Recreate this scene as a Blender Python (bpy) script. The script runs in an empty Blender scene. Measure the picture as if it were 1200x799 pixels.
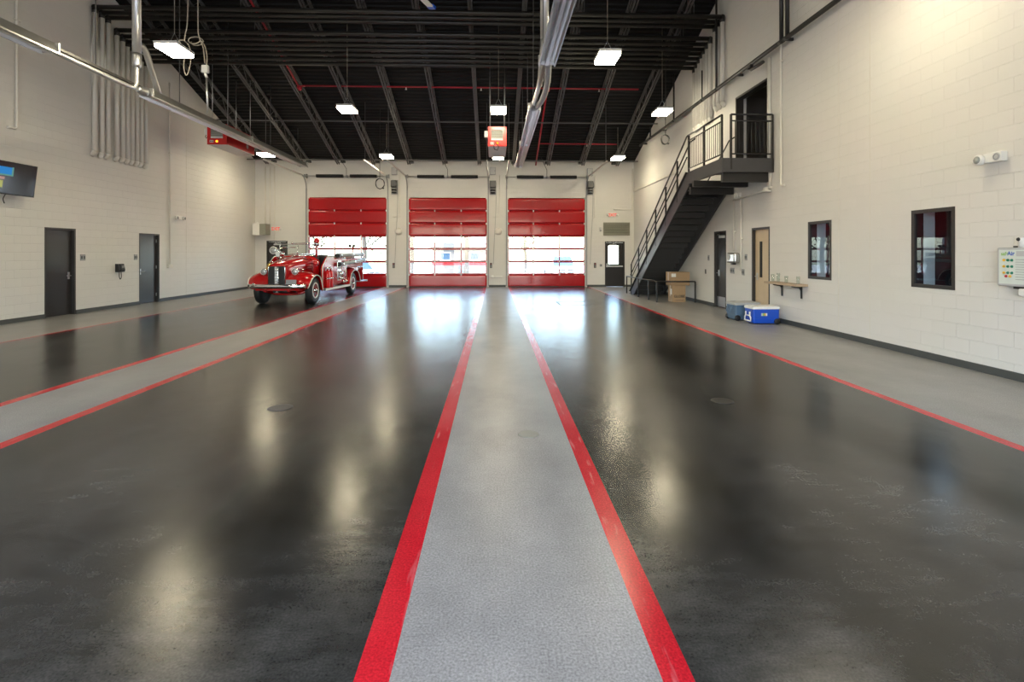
import bpy, bmesh, math, random
from mathutils import Vector, Matrix
random.seed(7)
PI = math.pi
S = bpy.context.scene
COL = S.collection

# ------------------------------------------------------------------ constants of the place
XL, XR, YF, YN = -11.1, 6.6, 24.1, -2.1      # side walls, far wall, near wall
EAVE, SLOPE, YRIDGE = 5.9, .355, 11.0
EYE, FOC, YAW = 1.62, 600.0, math.radians(1.91)
DOORS = [(-8.68, -5.06), (-4.03, -.38), (.61, 4.26)]     # the three big doors of the far wall
DOORH = 4.20

def deck(y):
    return EAVE + SLOPE * (YF - y) if y >= YRIDGE else EAVE + SLOPE * (y - YN)

def at(px, py, Y):
    """a point of the place on the plane y = Y seen at a position of the photograph"""
    dx = (px - 600) / FOC; dz = (296 - py) / FOC
    x = dx * math.cos(YAW) + math.sin(YAW); y = -dx * math.sin(YAW) + math.cos(YAW)
    t = Y / y
    return Vector((x * t, Y, EYE + dz * t))

# ------------------------------------------------------------------ mesh builder
class MB:
    def __init__(s):
        s.bm = bmesh.new(); s.mi = 0
    def _f(s, vs, smooth=False):
        try:
            f = s.bm.faces.new(vs); f.smooth = smooth; f.material_index = s.mi
            return f
        except ValueError:
            return None
    def quad(s, a, b, c, d, smooth=False):
        return s._f([s.bm.verts.new(p) for p in (a, b, c, d)], smooth)
    def box(s, x0, x1, y0, y1, z0, z1, bev=0, seg=2):
        v = [s.bm.verts.new(p) for p in ((x0,y0,z0),(x1,y0,z0),(x1,y1,z0),(x0,y1,z0),(x0,y0,z1),(x1,y0,z1),(x1,y1,z1),(x0,y1,z1))]
        fs = [s._f([v[i] for i in q]) for q in ((3,2,1,0),(4,5,6,7),(0,1,5,4),(1,2,6,5),(2,3,7,6),(3,0,4,7))]
        if bev:
            es = list({e for f in fs for e in f.edges})
            r = bmesh.ops.bevel(s.bm, geom=es, offset=bev, segments=seg, affect='EDGES', profile=.5)
            for f in r['faces']:
                f.smooth = True; f.material_index = s.mi
        return s
    def obox(s, c, size, rot):
        """box with centre c turned by a Matrix"""
        hx, hy, hz = (k / 2 for k in size)
        v = [s.bm.verts.new(Vector(c) + rot @ Vector(p)) for p in ((-hx,-hy,-hz),(hx,-hy,-hz),(hx,hy,-hz),(-hx,hy,-hz),(-hx,-hy,hz),(hx,-hy,hz),(hx,hy,hz),(-hx,hy,hz))]
        for q in ((3,2,1,0),(4,5,6,7),(0,1,5,4),(1,2,6,5),(2,3,7,6),(3,0,4,7)):
            s._f([v[i] for i in q])
        return s
    def loft(s, rings, closed=True, caps=True, smooth=True):
        R = [[s.bm.verts.new(p) for p in r] for r in rings]
        n = len(R[0])
        for a, b in zip(R, R[1:]):
            for i in range(n if closed else n - 1):
                j = (i + 1) % n
                s._f([a[i], a[j], b[j], b[i]], smooth)
        if closed and caps:
            s._f(list(reversed(R[0]))); s._f(R[-1])
        return s
    def cyl(s, p, q, r, n=14, r2=None, caps=True):
        p, q = Vector(p), Vector(q); d = (q - p).normalized()
        u = d.orthogonal().normalized(); w = d.cross(u)
        r2 = r if r2 is None else r2
        ring = lambda c, rr: [c + (u * math.cos(2*PI*i/n) + w * math.sin(2*PI*i/n)) * rr for i in range(n)]
        return s.loft([ring(p, r), ring(q, r2)], True, caps)
    def tube(s, pts, r, n=8, closed=False):
        pts = [Vector(p) for p in pts]; m = len(pts); rings = []
        u = None
        for i, p in enumerate(pts):
            a = pts[i-1] if (i > 0 or closed) else p
            b = pts[(i+1) % m] if (i < m-1 or closed) else p
            d = (b - a).normalized()
            if u is None: u = d.orthogonal().normalized()
            else:
                u = u - d * u.dot(d)
                u = u.normalized() if u.length > 1e-6 else d.orthogonal().normalized()
            w = d.cross(u)
            rings.append([p + (u * math.cos(2*PI*k/n) + w * math.sin(2*PI*k/n)) * r for k in range(n)])
        if closed: rings.append(rings[0]); 
        if closed:
            R = [[s.bm.verts.new(p) for p in q] for q in rings[:-1]]
            for i in range(len(R)):
                a, b = R[i], R[(i+1) % len(R)]
                for k in range(n):
                    s._f([a[k], a[(k+1) % n], b[(k+1) % n], b[k]], True)
            return s
        return s.loft(rings)
    def prism(s, poly, to3, a, b, smooth=False):
        """extrude a 2-d outline from depth a to depth b, to3(u, v, w) gives the point"""
        A = [s.bm.verts.new(to3(u, v, a)) for u, v in poly]; B = [s.bm.verts.new(to3(u, v, b)) for u, v in poly]
        s._f(A); s._f(list(reversed(B)))
        n = len(poly)
        for i in range(n):
            s._f([A[i], B[i], B[(i+1) % n], A[(i+1) % n]], smooth)
        return s
    def lathe(s, prof, c=(0,0,0), axis='z', n=28):
        """prof: (radius, height) pairs"""
        c = Vector(c)
        def P(r, h, t):
            x, y = r * math.cos(t), r * math.sin(t)
            return c + (Vector((x, y, h)) if axis == 'z' else Vector((h, x, y)) if axis == 'x' else Vector((x, h, y)))
        rings = [[P(r, h, 2*PI*i/n) for i in range(n)] for r, h in prof]
        return s.loft(rings)
    def sphere(s, c, r, n=16, sc=(1,1,1)):
        m = Matrix.Translation(c) @ Matrix.Diagonal((*[r*k for k in sc], 1))
        g = bmesh.ops.create_uvsphere(s.bm, u_segments=n, v_segments=max(6, n//2), radius=1, matrix=m)
        for f in {f for v in g['verts'] for f in v.link_faces}:
            f.smooth = True; f.material_index = s.mi
        return s
    def torus(s, c, R, r, axis='y', n=28, m=8):
        pts = []
        for i in range(n):
            t = 2*PI*i/n; a, b = R*math.cos(t), R*math.sin(t)
            pts.append(Vector(c) + (Vector((a,0,b)) if axis == 'y' else Vector((0,a,b)) if axis == 'x' else Vector((a,b,0))))
        return s.tube(pts, r, m, True)
    def add(s, other, M):
        """all of another builder's mesh, moved by a matrix"""
        mp = {v: s.bm.verts.new(M @ v.co) for v in other.bm.verts}
        for f in other.bm.faces:
            g = s._f([mp[v] for v in f.verts], f.smooth)
        return s
    def done(s, name, mats, recalc=True):
        if recalc: bmesh.ops.recalc_face_normals(s.bm, faces=s.bm.faces)
        me = bpy.data.meshes.new(name); s.bm.to_mesh(me); s.bm.free()
        for m in (mats if isinstance(mats, (list, tuple)) else [mats]): me.materials.append(m)
        return me

def link(name, data, parent=None, loc=(0,0,0), rz=0):
    o = bpy.data.objects.new(name, data); COL.objects.link(o)
    o.location = loc; o.rotation_euler = (0, 0, rz)
    if parent is not None: o.parent = parent
    return o
def tag(o, label, cat, group=None):
    o['label'] = label; o['category'] = cat
    if group: o['group'] = group
    return o
def thing(name, label, cat, loc=(0,0,0), rz=0, group=None):
    return tag(link(name, None, None, loc, rz), label, cat, group)
def part(parent, name, mb, mat, label=None, loc=(0,0,0)):
    o = link(name, mb.done(name, mat), parent, loc)
    if label: o['label'] = label
    return o
def solo(name, mb, mat, label, cat, loc=(0,0,0), group=None, rz=0):
    return tag(link(name, mb.done(name, mat), None, loc, rz), label, cat, group)
def struct(name, mb, mat, parent=None, loc=(0,0,0), recalc=True):
    o = link(name, mb.done(name, mat, recalc), parent, loc)
    if parent is None: o['kind'] = 'structure'
    return o
def dup(root, loc=None, label=None, group=None, rz=None):
    def rec(o, p):
        c = o.copy(); COL.objects.link(c); c.parent = p
        for k in [x for x in list(o.children)]: rec(k, c)
        return c
    r = rec(root, None)
    if loc is not None: r.location = loc
    if rz is not None: r.rotation_euler = (0, 0, rz)
    if label: r['label'] = label
    if group: r['group'] = group
    return r
def text_mb(txt, size, to3):
    """letters as a mesh; to3(u, v) places them"""
    cu = bpy.data.curves.new('lettering', 'FONT'); cu.body = txt; cu.size = size; cu.align_x = 'CENTER'; cu.align_y = 'CENTER'; cu.extrude = 0; cu.offset = size * .03
    o = bpy.data.objects.new('lettering', cu)
    me = bpy.data.meshes.new_from_object(o)
    mb = MB(); vs = [mb.bm.verts.new(to3(v.co.x, v.co.y)) for v in me.vertices]
    for p in me.polygons: mb._f([vs[i] for i in p.vertices])
    bpy.data.objects.remove(o); bpy.data.curves.remove(cu); bpy.data.meshes.remove(me)
    return mb

def curve_pts(P, n=10):
    """smooth curve through points"""
    P = [Vector(p) for p in P]; out = []
    for i in range(len(P) - 1):
        p0, p1, p2, p3 = P[max(0, i-1)], P[i], P[i+1], P[min(len(P)-1, i+2)]
        for k in range(n):
            t = k / n
            out.append(.5 * ((2*p1) + (p2-p0)*t + (2*p0-5*p1+4*p2-p3)*t*t + (3*p1-p0-3*p2+p3)*t**3))
    return out + [P[-1]]

# ------------------------------------------------------------------ materials
def nodes(name):
    m = bpy.data.materials.new(name); m.use_nodes = True
    nt = m.node_tree; b = nt.nodes['Principled BSDF']
    return m, nt, b
def N(nt, t, **kw):
    n = nt.nodes.new(t)
    for k, v in kw.items():
        if k in n.inputs.keys() and not hasattr(n, k): n.inputs[k].default_value = v
        else: setattr(n, k, v)
    return n
def mat(name, col, rough=.5, metal=0, coat=0, noise=.06, nscale=6., bump=0, bscale=60., spec=.5, emit=None, estr=0):
    m, nt, b = nodes(name)
    L = nt.links.new
    b.inputs['Roughness'].default_value = rough; b.inputs['Metallic'].default_value = metal
    b.inputs['Coat Weight'].default_value = coat; b.inputs['Coat Roughness'].default_value = .05
    b.inputs['Specular IOR Level'].default_value = spec
    tc = N(nt, 'ShaderNodeTexCoord')
    nz = N(nt, 'ShaderNodeTexNoise'); nz.inputs['Scale'].default_value = nscale; nz.inputs['Detail'].default_value = 4
    L(tc.outputs['Object'], nz.inputs['Vector'])
    mx = N(nt, 'ShaderNodeMix', data_type='RGBA')
    mx.inputs[6].default_value = (*[c * (1 - noise) for c in col], 1); mx.inputs[7].default_value = (*[min(1, c * (1 + noise)) for c in col], 1)
    L(nz.outputs['Fac'], mx.inputs[0]); L(mx.outputs[2], b.inputs['Base Color'])
    if bump:
        n2 = N(nt, 'ShaderNodeTexNoise'); n2.inputs['Scale'].default_value = bscale
        L(tc.outputs['Object'], n2.inputs['Vector'])
        bp = N(nt, 'ShaderNodeBump'); bp.inputs['Strength'].default_value = bump; bp.inputs['Distance'].default_value = .01
        L(n2.outputs['Fac'], bp.inputs['Height']); L(bp.outputs['Normal'], b.inputs['Normal'])
    if emit:
        b.inputs['Emission Color'].default_value = (*emit, 1); b.inputs['Emission Strength'].default_value = estr
    return m

def cmu(name, u, col):
    """painted concrete block: u is the wall's running axis"""
    m, nt, b = nodes(name); L = nt.links.new
    tc = N(nt, 'ShaderNodeTexCoord'); sp = N(nt, 'ShaderNodeSeparateXYZ'); cb = N(nt, 'ShaderNodeCombineXYZ')
    L(tc.outputs['Object'], sp.inputs[0]); L(sp.outputs[u], cb.inputs[0]); L(sp.outputs['Z'], cb.inputs[1])
    br = N(nt, 'ShaderNodeTexBrick'); br.offset = .5; br.offset_frequency = 2
    for k, v in (('Scale', 1), ('Mortar Size', .006), ('Mortar Smooth', .6), ('Brick Width', .4064), ('Row Height', .2032), ('Bias', 0)):
        br.inputs[k].default_value = v
    br.inputs['Color1'].default_value = (*col, 1); br.inputs['Color2'].default_value = (*[c * .98 for c in col], 1); br.inputs['Mortar'].default_value = (*[c * .99 for c in col], 1)
    L(cb.outputs[0], br.inputs['Vector'])
    nz = N(nt, 'ShaderNodeTexNoise'); nz.inputs['Scale'].default_value = .7; nz.inputs['Detail'].default_value = 5
    L(tc.outputs['Object'], nz.inputs['Vector'])
    hs = N(nt, 'ShaderNodeMix', data_type='RGBA', blend_type='MULTIPLY'); hs.inputs[0].default_value = .06
    L(br.outputs['Color'], hs.inputs[6]); L(nz.outputs['Color'], hs.inputs[7]); L(hs.outputs[2], b.inputs['Base Color'])
    iv = N(nt, 'ShaderNodeMath', operation='SUBTRACT'); iv.inputs[0].default_value = 1; L(br.outputs['Fac'], iv.inputs[1])
    n2 = N(nt, 'ShaderNodeTexNoise'); n2.inputs['Scale'].default_value = 90; L(tc.outputs['Object'], n2.inputs['Vector'])
    ad = N(nt, 'ShaderNodeMath', operation='MULTIPLY_ADD'); ad.inputs[1].default_value = .12; L(n2.outputs['Fac'], ad.inputs[0]); L(iv.outputs[0], ad.inputs[2])
    bp = N(nt, 'ShaderNodeBump'); bp.inputs['Strength'].default_value = .6; bp.inputs['Distance'].default_value = .007
    L(ad.outputs[0], bp.inputs['Height']); L(bp.outputs['Normal'], b.inputs['Normal'])
    b.inputs['Roughness'].default_value = .5; b.inputs['Specular IOR Level'].default_value = .35
    return m

def floor_mat(name, c1, c2, rough, bump, scale=.55, worn=None, mottle=.05):
    """rolled epoxy: cloudy colour, uneven sheen, fine grit"""
    m, nt, b = nodes(name); L = nt.links.new
    tc = N(nt, 'ShaderNodeTexCoord')
    mp = N(nt, 'ShaderNodeMapping'); mp.inputs['Scale'].default_value = (1.5, .8, 1); L(tc.outputs['Object'], mp.inputs['Vector'])
    n1 = N(nt, 'ShaderNodeTexNoise'); n1.inputs['Scale'].default_value = scale; n1.inputs['Detail'].default_value = 7; n1.inputs['Roughness'].default_value = .56
    L(mp.outputs[0], n1.inputs['Vector'])
    rp = N(nt, 'ShaderNodeValToRGB'); rp.color_ramp.elements[0].position = .32; rp.color_ramp.elements[1].position = .68
    rp.color_ramp.elements[0].color = (*c1, 1); rp.color_ramp.elements[1].color = (*c2, 1)
    L(n1.outputs['Fac'], rp.inputs[0])
    g = N(nt, 'ShaderNodeTexNoise'); g.inputs['Scale'].default_value = 95; g.inputs['Detail'].default_value = 2; L(tc.outputs['Object'], g.inputs['Vector'])
    gm = N(nt, 'ShaderNodeMix', data_type='RGBA', blend_type='OVERLAY'); gm.inputs[0].default_value = .8
    L(rp.outputs[0], gm.inputs[6]); L(g.outputs['Fac'], gm.inputs[7])
    m4 = N(nt, 'ShaderNodeMapping'); m4.inputs['Scale'].default_value = (.7, 1.6, 1); L(tc.outputs['Object'], m4.inputs['Vector'])
    n4 = N(nt, 'ShaderNodeTexNoise'); n4.inputs['Scale'].default_value = 5.5; n4.inputs['Detail'].default_value = 8; n4.inputs['Roughness'].default_value = .68; L(m4.outputs[0], n4.inputs['Vector'])
    r4 = N(nt, 'ShaderNodeMapRange'); r4.inputs[1].default_value = .32; r4.inputs[2].default_value = .68; r4.inputs[3].default_value = 1 - mottle; r4.inputs[4].default_value = 1 + mottle
    L(n4.outputs['Fac'], r4.inputs[0])
    mm = N(nt, 'ShaderNodeMix', data_type='RGBA', blend_type='MULTIPLY'); mm.inputs[0].default_value = 1; mm.clamp_result = False
    L(gm.outputs[2], mm.inputs[6]); L(r4.outputs[0], mm.inputs[7])
    out = mm.outputs[2]
    if worn:
        w = N(nt, 'ShaderNodeTexNoise'); w.inputs['Scale'].default_value = 7; w.inputs['Detail'].default_value = 8
        wm = N(nt, 'ShaderNodeMapping'); wm.inputs['Scale'].default_value = (3, .35, 1); L(tc.outputs['Object'], wm.inputs['Vector']); L(wm.outputs[0], w.inputs['Vector'])
        wr = N(nt, 'ShaderNodeValToRGB'); wr.color_ramp.elements[0].position = .60; wr.color_ramp.elements[1].position = .70
        L(w.outputs['Fac'], wr.inputs[0])
        wx = N(nt, 'ShaderNodeMix', data_type='RGBA'); wx.inputs[7].default_value = (*worn, 1); L(wr.outputs[0], wx.inputs[0]); L(out, wx.inputs[6]); out = wx.outputs[2]
    L(out, b.inputs['Base Color'])
    mr = N(nt, 'ShaderNodeMapRange'); mr.inputs[1].default_value = .35; mr.inputs[2].default_value = .7; mr.inputs[3].default_value = rough; mr.inputs[4].default_value = rough + .055
    L(n1.outputs['Fac'], mr.inputs[0]); L(mr.outputs[0], b.inputs['Roughness'])
    ms = N(nt, 'ShaderNodeMapRange'); ms.inputs[1].default_value = .3; ms.inputs[2].default_value = .7; ms.inputs[3].default_value = .22; ms.inputs[4].default_value = .6
    L(n1.outputs['Fac'], ms.inputs[0]); L(ms.outputs[0], b.inputs['Specular IOR Level'])
    n3 = N(nt, 'ShaderNodeTexNoise'); n3.inputs['Scale'].default_value = 1.6; n3.inputs['Detail'].default_value = 2; n3.inputs['Roughness'].default_value = .45; L(mp.outputs[0], n3.inputs['Vector'])
    hb = N(nt, 'ShaderNodeMath', operation='MULTIPLY_ADD'); hb.inputs[1].default_value = .12; L(n4.outputs['Fac'], hb.inputs[0]); L(n3.outputs['Fac'], hb.inputs[2])
    bp = N(nt, 'ShaderNodeBump'); bp.inputs['Strength'].default_value = bump; bp.inputs['Distance'].default_value = .02
    L(hb.outputs[0], bp.inputs['Height']); L(bp.outputs['Normal'], b.inputs['Normal'])
    return m

def glass_mat(name, tint=(.95,.98,.97), refl=1.0):
    m = bpy.data.materials.new(name); m.use_nodes = True; nt = m.node_tree; L = nt.links.new
    nt.nodes.remove(nt.nodes['Principled BSDF'])
    t = N(nt, 'ShaderNodeBsdfTransparent'); t.inputs[0].default_value = (*tint, 1)
    g = N(nt, 'ShaderNodeBsdfGlossy'); g.inputs['Roughness'].default_value = .0
    fr = N(nt, 'ShaderNodeLayerWeight'); fr.inputs[0].default_value = .5
    pw = N(nt, 'ShaderNodeMath', operation='POWER'); pw.inputs[1].default_value = 5; L(fr.outputs['Facing'], pw.inputs[0])
    sc = N(nt, 'ShaderNodeMath', operation='MULTIPLY_ADD'); sc.inputs[1].default_value = .95; sc.inputs[2].default_value = .045; L(pw.outputs[0], sc.inputs[0])
    k = N(nt, 'ShaderNodeMath', operation='MULTIPLY'); k.inputs[1].default_value = refl; k.use_clamp = True; L(sc.outputs[0], k.inputs[0])
    mx = N(nt, 'ShaderNodeMixShader'); L(k.outputs[0], mx.inputs[0]); L(t.outputs[0], mx.inputs[1]); L(g.outputs[0], mx.inputs[2])
    L(mx.outputs[0], nt.nodes['Material Output'].inputs['Surface'])
    return m
def lamp_mat(name, col, strength):
    m = bpy.data.materials.new(name); m.use_nodes = True; nt = m.node_tree
    nt.nodes.remove(nt.nodes['Principled BSDF'])
    e = N(nt, 'ShaderNodeEmission'); e.inputs[0].default_value = (*col, 1); e.inputs[1].default_value = strength
    nt.links.new(e.outputs[0], nt.nodes['Material Output'].inputs['Surface'])
    return m

WALLC = (.725, .715, .69)
M = dict(
    cmu_side=cmu('painted block side wall', 'Y', WALLC), cmu_end=cmu('painted block end wall', 'X', WALLC),
    plaster=mat('drywall white', (.7,.71,.72), .7), gap=mat('dark gap', (.02,.02,.02), .8),
    dark_floor=floor_mat('charcoal epoxy', (.004,.0045,.0045), (.055,.055,.051), .205, .17, mottle=.45),
    grey_floor=floor_mat('grey epoxy', (.228,.224,.216), (.30,.296,.286), .31, .12, 1.2),
    red_floor=floor_mat('red line paint', (.46,.008,.018), (.56,.014,.026), .20, .10, 2, (.56,.09,.10)),
    rubber=mat('rubber base', (.055,.06,.06), .55), black=mat('black paint', (.012,.012,.013), .45), black_metal=mat('black steel', (.015,.014,.0135), .42),
    deckm=mat('black roof deck', (.005,.005,.0055), .6, spec=.2), joist=mat('black joist steel', (.085,.085,.088), .42),
    door_dark=mat('dark brown door', (.022,.020,.020), .33), frame_dark=mat('bronze frame', (.028,.025,.024), .45),
    wood=mat('blond maple', (.60,.47,.31), .45, noise=.12, nscale=3), shelf_wood=mat('oak shelf', (.42,.31,.21), .5, noise=.15),
    white=mat('white paint', (.72,.70,.65), .5), white_plastic=mat('white plastic', (.78,.78,.76), .4), cream=mat('cream paint', (.70,.68,.64), .5),
    grey=mat('grey enamel', (.30,.31,.32), .45), lgrey=mat('light grey plastic', (.5,.51,.52), .45), dgrey=mat('dark grey paint', (.05,.05,.054), .42),
    steel=mat('stainless steel', (.6,.6,.6), .28, 1), galv=mat('galvanised steel', (.52,.53,.54), .38, .9, noise=.15), alu=mat('aluminium rail', (.60,.60,.59), .34, .85, noise=.1),
    chrome=mat('chrome', (.80,.80,.80), .10, 1, noise=.01), brass=mat('brass', (.75,.52,.18), .2, 1),
    door_red=mat('red door paint', (.40,.004,.008), .2, 0, .15, noise=.04, spec=.4), truck_red=mat('fire engine red', (.44,.005,.007), .18, 0, .5, spec=.4, noise=.03),
    pipe_red=mat('red sprinkler pipe', (.42,.012,.03), .4), box_red=mat('red enamel box', (.58,.012,.012), .3, 0, .2),
    tire=mat('black tyre rubber', (.014,.014,.014), .6, bump=.2), leather=mat('black leather', (.015,.014,.014), .4), hose=mat('grey rubber hose', (.34,.37,.40), .45),
    glass=glass_mat('clear glass'), win_glass=glass_mat('window glass', (.80,.86,.90), 1.0),
    body_red=mat('fire truck body red', (.40,.006,.009), .25, 0, .25, spec=.4, noise=.03), lens=mat('lamp lens', (.42,.44,.44), .06, .35, 1), red_lens=mat('red lens', (.55,.01,.01), .1, 0, 1),
    card=mat('cardboard', (.36,.235,.13), .75, noise=.08), tape=mat('packing tape', (.52,.45,.36), .35), label=mat('paper label', (.75,.73,.7), .7), ink=mat('black ink', (.03,.025,.02), .7),
    blue=mat('blue plastic', (.008,.075,.52), .35), slate=mat('slate blue plastic', (.085,.15,.24), .4), greylid=mat('grey plastic lid', (.42,.42,.42), .45),
    cord=mat('beige cord', (.42,.38,.31), .6), black_cord=mat('black cord', (.02,.02,.02), .5),
    screen=mat('dark screen glass', (.012,.014,.016), .12), panel_face=mat('pale green panel', (.66,.72,.68), .5), sage=mat('louver grey green', (.25,.25,.21), .5),
    yellow=mat('amber lamp', (.75,.42,.03), .3), green=mat('green lamp', (.01,.20,.12), .3), redlamp=mat('red lamp', (.55,.03,.05), .3), bluelogo=mat('blue lettering', (.05,.12,.5), .5), greenlogo=mat('green lettering', (.25,.5,.12), .5),
    exit_white=mat('exit sign face', (.75,.72,.70), .5), exit_red=mat('exit letters', (.7,.06,.05), .5, emit=(1,.08,.05), estr=.5),
    orange_glow=lamp_mat('orange indicator', (1,.32,.02), 3),
    lamp=lamp_mat('warm led panel', (1,.87,.60), 80), added_offlamp=lamp_mat('added office lamp', (.70,.86,1), 15),
    concrete=mat('sunlit concrete', (.45,.44,.42), .85, noise=.1, nscale=2), asphalt=mat('asphalt lot', (.22,.22,.22), .9), grass=mat('lawn', (.12,.17,.06), .95, noise=.3),
    brick=mat('grey brick', (.11,.10,.095), .85, noise=.2), roofing=mat('dark shingles', (.10,.10,.10), .9), bark=mat('bark', (.05,.04,.032), .9, noise=.25), leaf=mat('leaves', (.028,.045,.016), .7, noise=.4, nscale=2),
    carwhite=mat('white car paint', (.75,.76,.77), .25, 0, .6), carglass=mat('car window', (.03,.06,.10), .08, 0, 1),
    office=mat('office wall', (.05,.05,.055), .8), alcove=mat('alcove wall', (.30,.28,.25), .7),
    tvblue=lamp_mat('screen blue', (.04,.25,.62), .8), tvgreen=lamp_mat('screen teal', (.20,.45,.36), .6), tvyellow=lamp_mat('screen yellow', (.6,.6,.2), .6), tvred=lamp_mat('screen pink', (.65,.4,.35), .6),
)

# ================================================================== THE SETTING
# floor: painted bands along the length of the room
mb = MB()
xs = [XL-.3, -8.92, -8.80, -5.33, -5.20, -4.21, -4.08, -.535, -.40, .635, .757, 4.30, 4.42, XR+.3]
ks = [1, 2, 0, 2, 1, 2, 0, 2, 1, 2, 0, 2, 1]
V = [[mb.bm.verts.new((x, y, 0)) for x in xs] for y in (YN-.3, YF+.12)]
for i, k in enumerate(ks):
    f = mb._f([V[0][i], V[0][i+1], V[1][i+1], V[1][i]]); f.material_index = k
struct('floor', mb, [M['dark_floor'], M['grey_floor'], M['red_floor']])

def wall(name, to3, us, vs, holes, thick, m, gable=None):
    us = sorted(set(us + [h[0] for h in holes] + [h[1] for h in holes])); vs = sorted(set(vs + [h[2] for h in holes] + [h[3] for h in holes]))
    full = lambda i, j: 0 <= i < len(us)-1 and 0 <= j < len(vs)-1 and not any(h[0] <= (us[i]+us[i+1])/2 <= h[1] and h[2] <= (vs[j]+vs[j+1])/2 <= h[3] for h in holes)
    mb = MB(); vv = {}
    def P(i, j, w):
        if (i, j, w) not in vv: vv[(i, j, w)] = mb.bm.verts.new(to3(us[i], vs[j], w))
        return vv[(i, j, w)]
    for i in range(len(us)-1):
        for j in range(len(vs)-1):
            if not full(i, j): continue
            for w in (0, thick): mb._f([P(i,j,w), P(i+1,j,w), P(i+1,j+1,w), P(i,j+1,w)])
            for di, dj, a, b in ((-1,0,(i,j),(i,j+1)), (1,0,(i+1,j),(i+1,j+1)), (0,-1,(i,j),(i+1,j)), (0,1,(i,j+1),(i+1,j+1))):
                if not full(i+di, j+dj): mb._f([P(*a,0), P(*b,0), P(*b,thick), P(*a,thick)])
    if gable: mb.prism(gable, to3, 0, thick)
    return struct(name, mb, m)

HOLES_R = [(14.41,15.21,0,2.25), (12.09,12.95,0,2.25), (9.83,10.58,1.075,2.265), (7.13,7.90,1.08,2.285), (12.13,13.84,3.83,5.86)]
HOLES_L = [(13.0,13.94,0,2.25), (16.36,17.33,0,2.23)]
FD = [(-10.58,-9.62,0,2.17), (5.21,6.15,0,2.15)]
GAB = [(YN, EAVE), (YF, EAVE), (YRIDGE, deck(YRIDGE))]
wall('wall_right', lambda u, v, w: (XR + w, u, v), [YN, YF], [0, EAVE], HOLES_R, .30, M['cmu_side'], GAB)
wall('wall_left', lambda u, v, w: (XL - w, u, v), [YN, YF], [0, EAVE], HOLES_L, .30, M['cmu_side'], GAB)
wall('wall_far', lambda u, v, w: (u, YF + w, v), [XL-.3, XR+.3], [0, EAVE+.05], [(a, b, 0, DOORH) for a, b in DOORS] + FD, .30, M['cmu_end'])
wall('wall_near', lambda u, v, w: (u, YN - w, v), [XL-.3, XR+.3], [0, EAVE+.05], [(a, b, 0, DOORH) for a, b in DOORS], .30, M['cmu_end'])

# roof deck: corrugated sheet, ribs across the room, two slopes
mb = MB()
prof = []
y = YF + .35
pitch = .19
def rib(y0, y1, sgn):
    out = []; n = int((y1 - y0) / pitch)
    for k in range(n):
        a = y0 + k * pitch
        for t, d in ((0, 0), (.34, 0), (.44, .045), (.78, .045), (.9, 0)):
            out.append((a + t * pitch, d))
    return out
pts = [(yy, deck(yy) + d) for yy, d in rib(YN - .3, YF + .35, 1)]
top = [(yy, deck(yy) + .16) for yy in (YF + .35, YRIDGE, YN - .3)]
lo = [[mb.bm.verts.new((x, a, z)) for a, z in pts] for x in (XL - .3, XR + .3)]
for i in range(len(pts) - 1): mb._f([lo[0][i], lo[0][i+1], lo[1][i+1], lo[1][i]])
hi = [[mb.bm.verts.new((x, a, z)) for a, z in top] for x in (XL - .3, XR + .3)]
for i in range(2): mb._f([hi[0][i], hi[0][i+1], hi[1][i+1], hi[1][i]])
struct('ceiling', mb, M['deckm'], recalc=False)

# rubber base and trim
def base(name, segs, to3):
    mb = MB()
    for a, b in segs: mb.prism([(0, 0), (.018, 0), (.012, .10), (0, .104)], lambda u, v, w: to3(u, v, w), a, b)
    struct(name, mb, M['rubber'])
base('baseboard_right', [(YN, 12.09), (12.95, 14.41), (15.21, YF)], lambda u, v, w: (XR - u, w, v))
base('baseboard_left', [(YN, 13.0), (13.94, 16.36), (17.33, YF)], lambda u, v, w: (XL + u, w, v))
base('baseboard_far', [(XL, -10.58), (-9.62, -8.8), (-4.95, -4.13), (-.28, .51), (4.36, 5.21), (6.15, XR)], lambda u, v, w: (w, YF - u, v))
mb = MB().box(XR - .05, XR + .002, 18.7, YF, 4.50, 4.60, .008)
struct('trim_1', mb, M['cream'])
for k, yy in ((2, 9.62), (3, 8.80)):      # control joints of the block wall
    mb = MB().box(XR - .004, XR + .002, yy - .006, yy + .006, .11, 8.4)
    struct(f'trim_{k}', mb, M['white'])
for k, yy in ((4, 17.9),):
    mb = MB().box(XL - .002, XL + .004, yy - .006 + .9, yy + .006 + .9, .11, 7.6)
    struct(f'trim_{k}', mb, M['white'])

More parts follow.
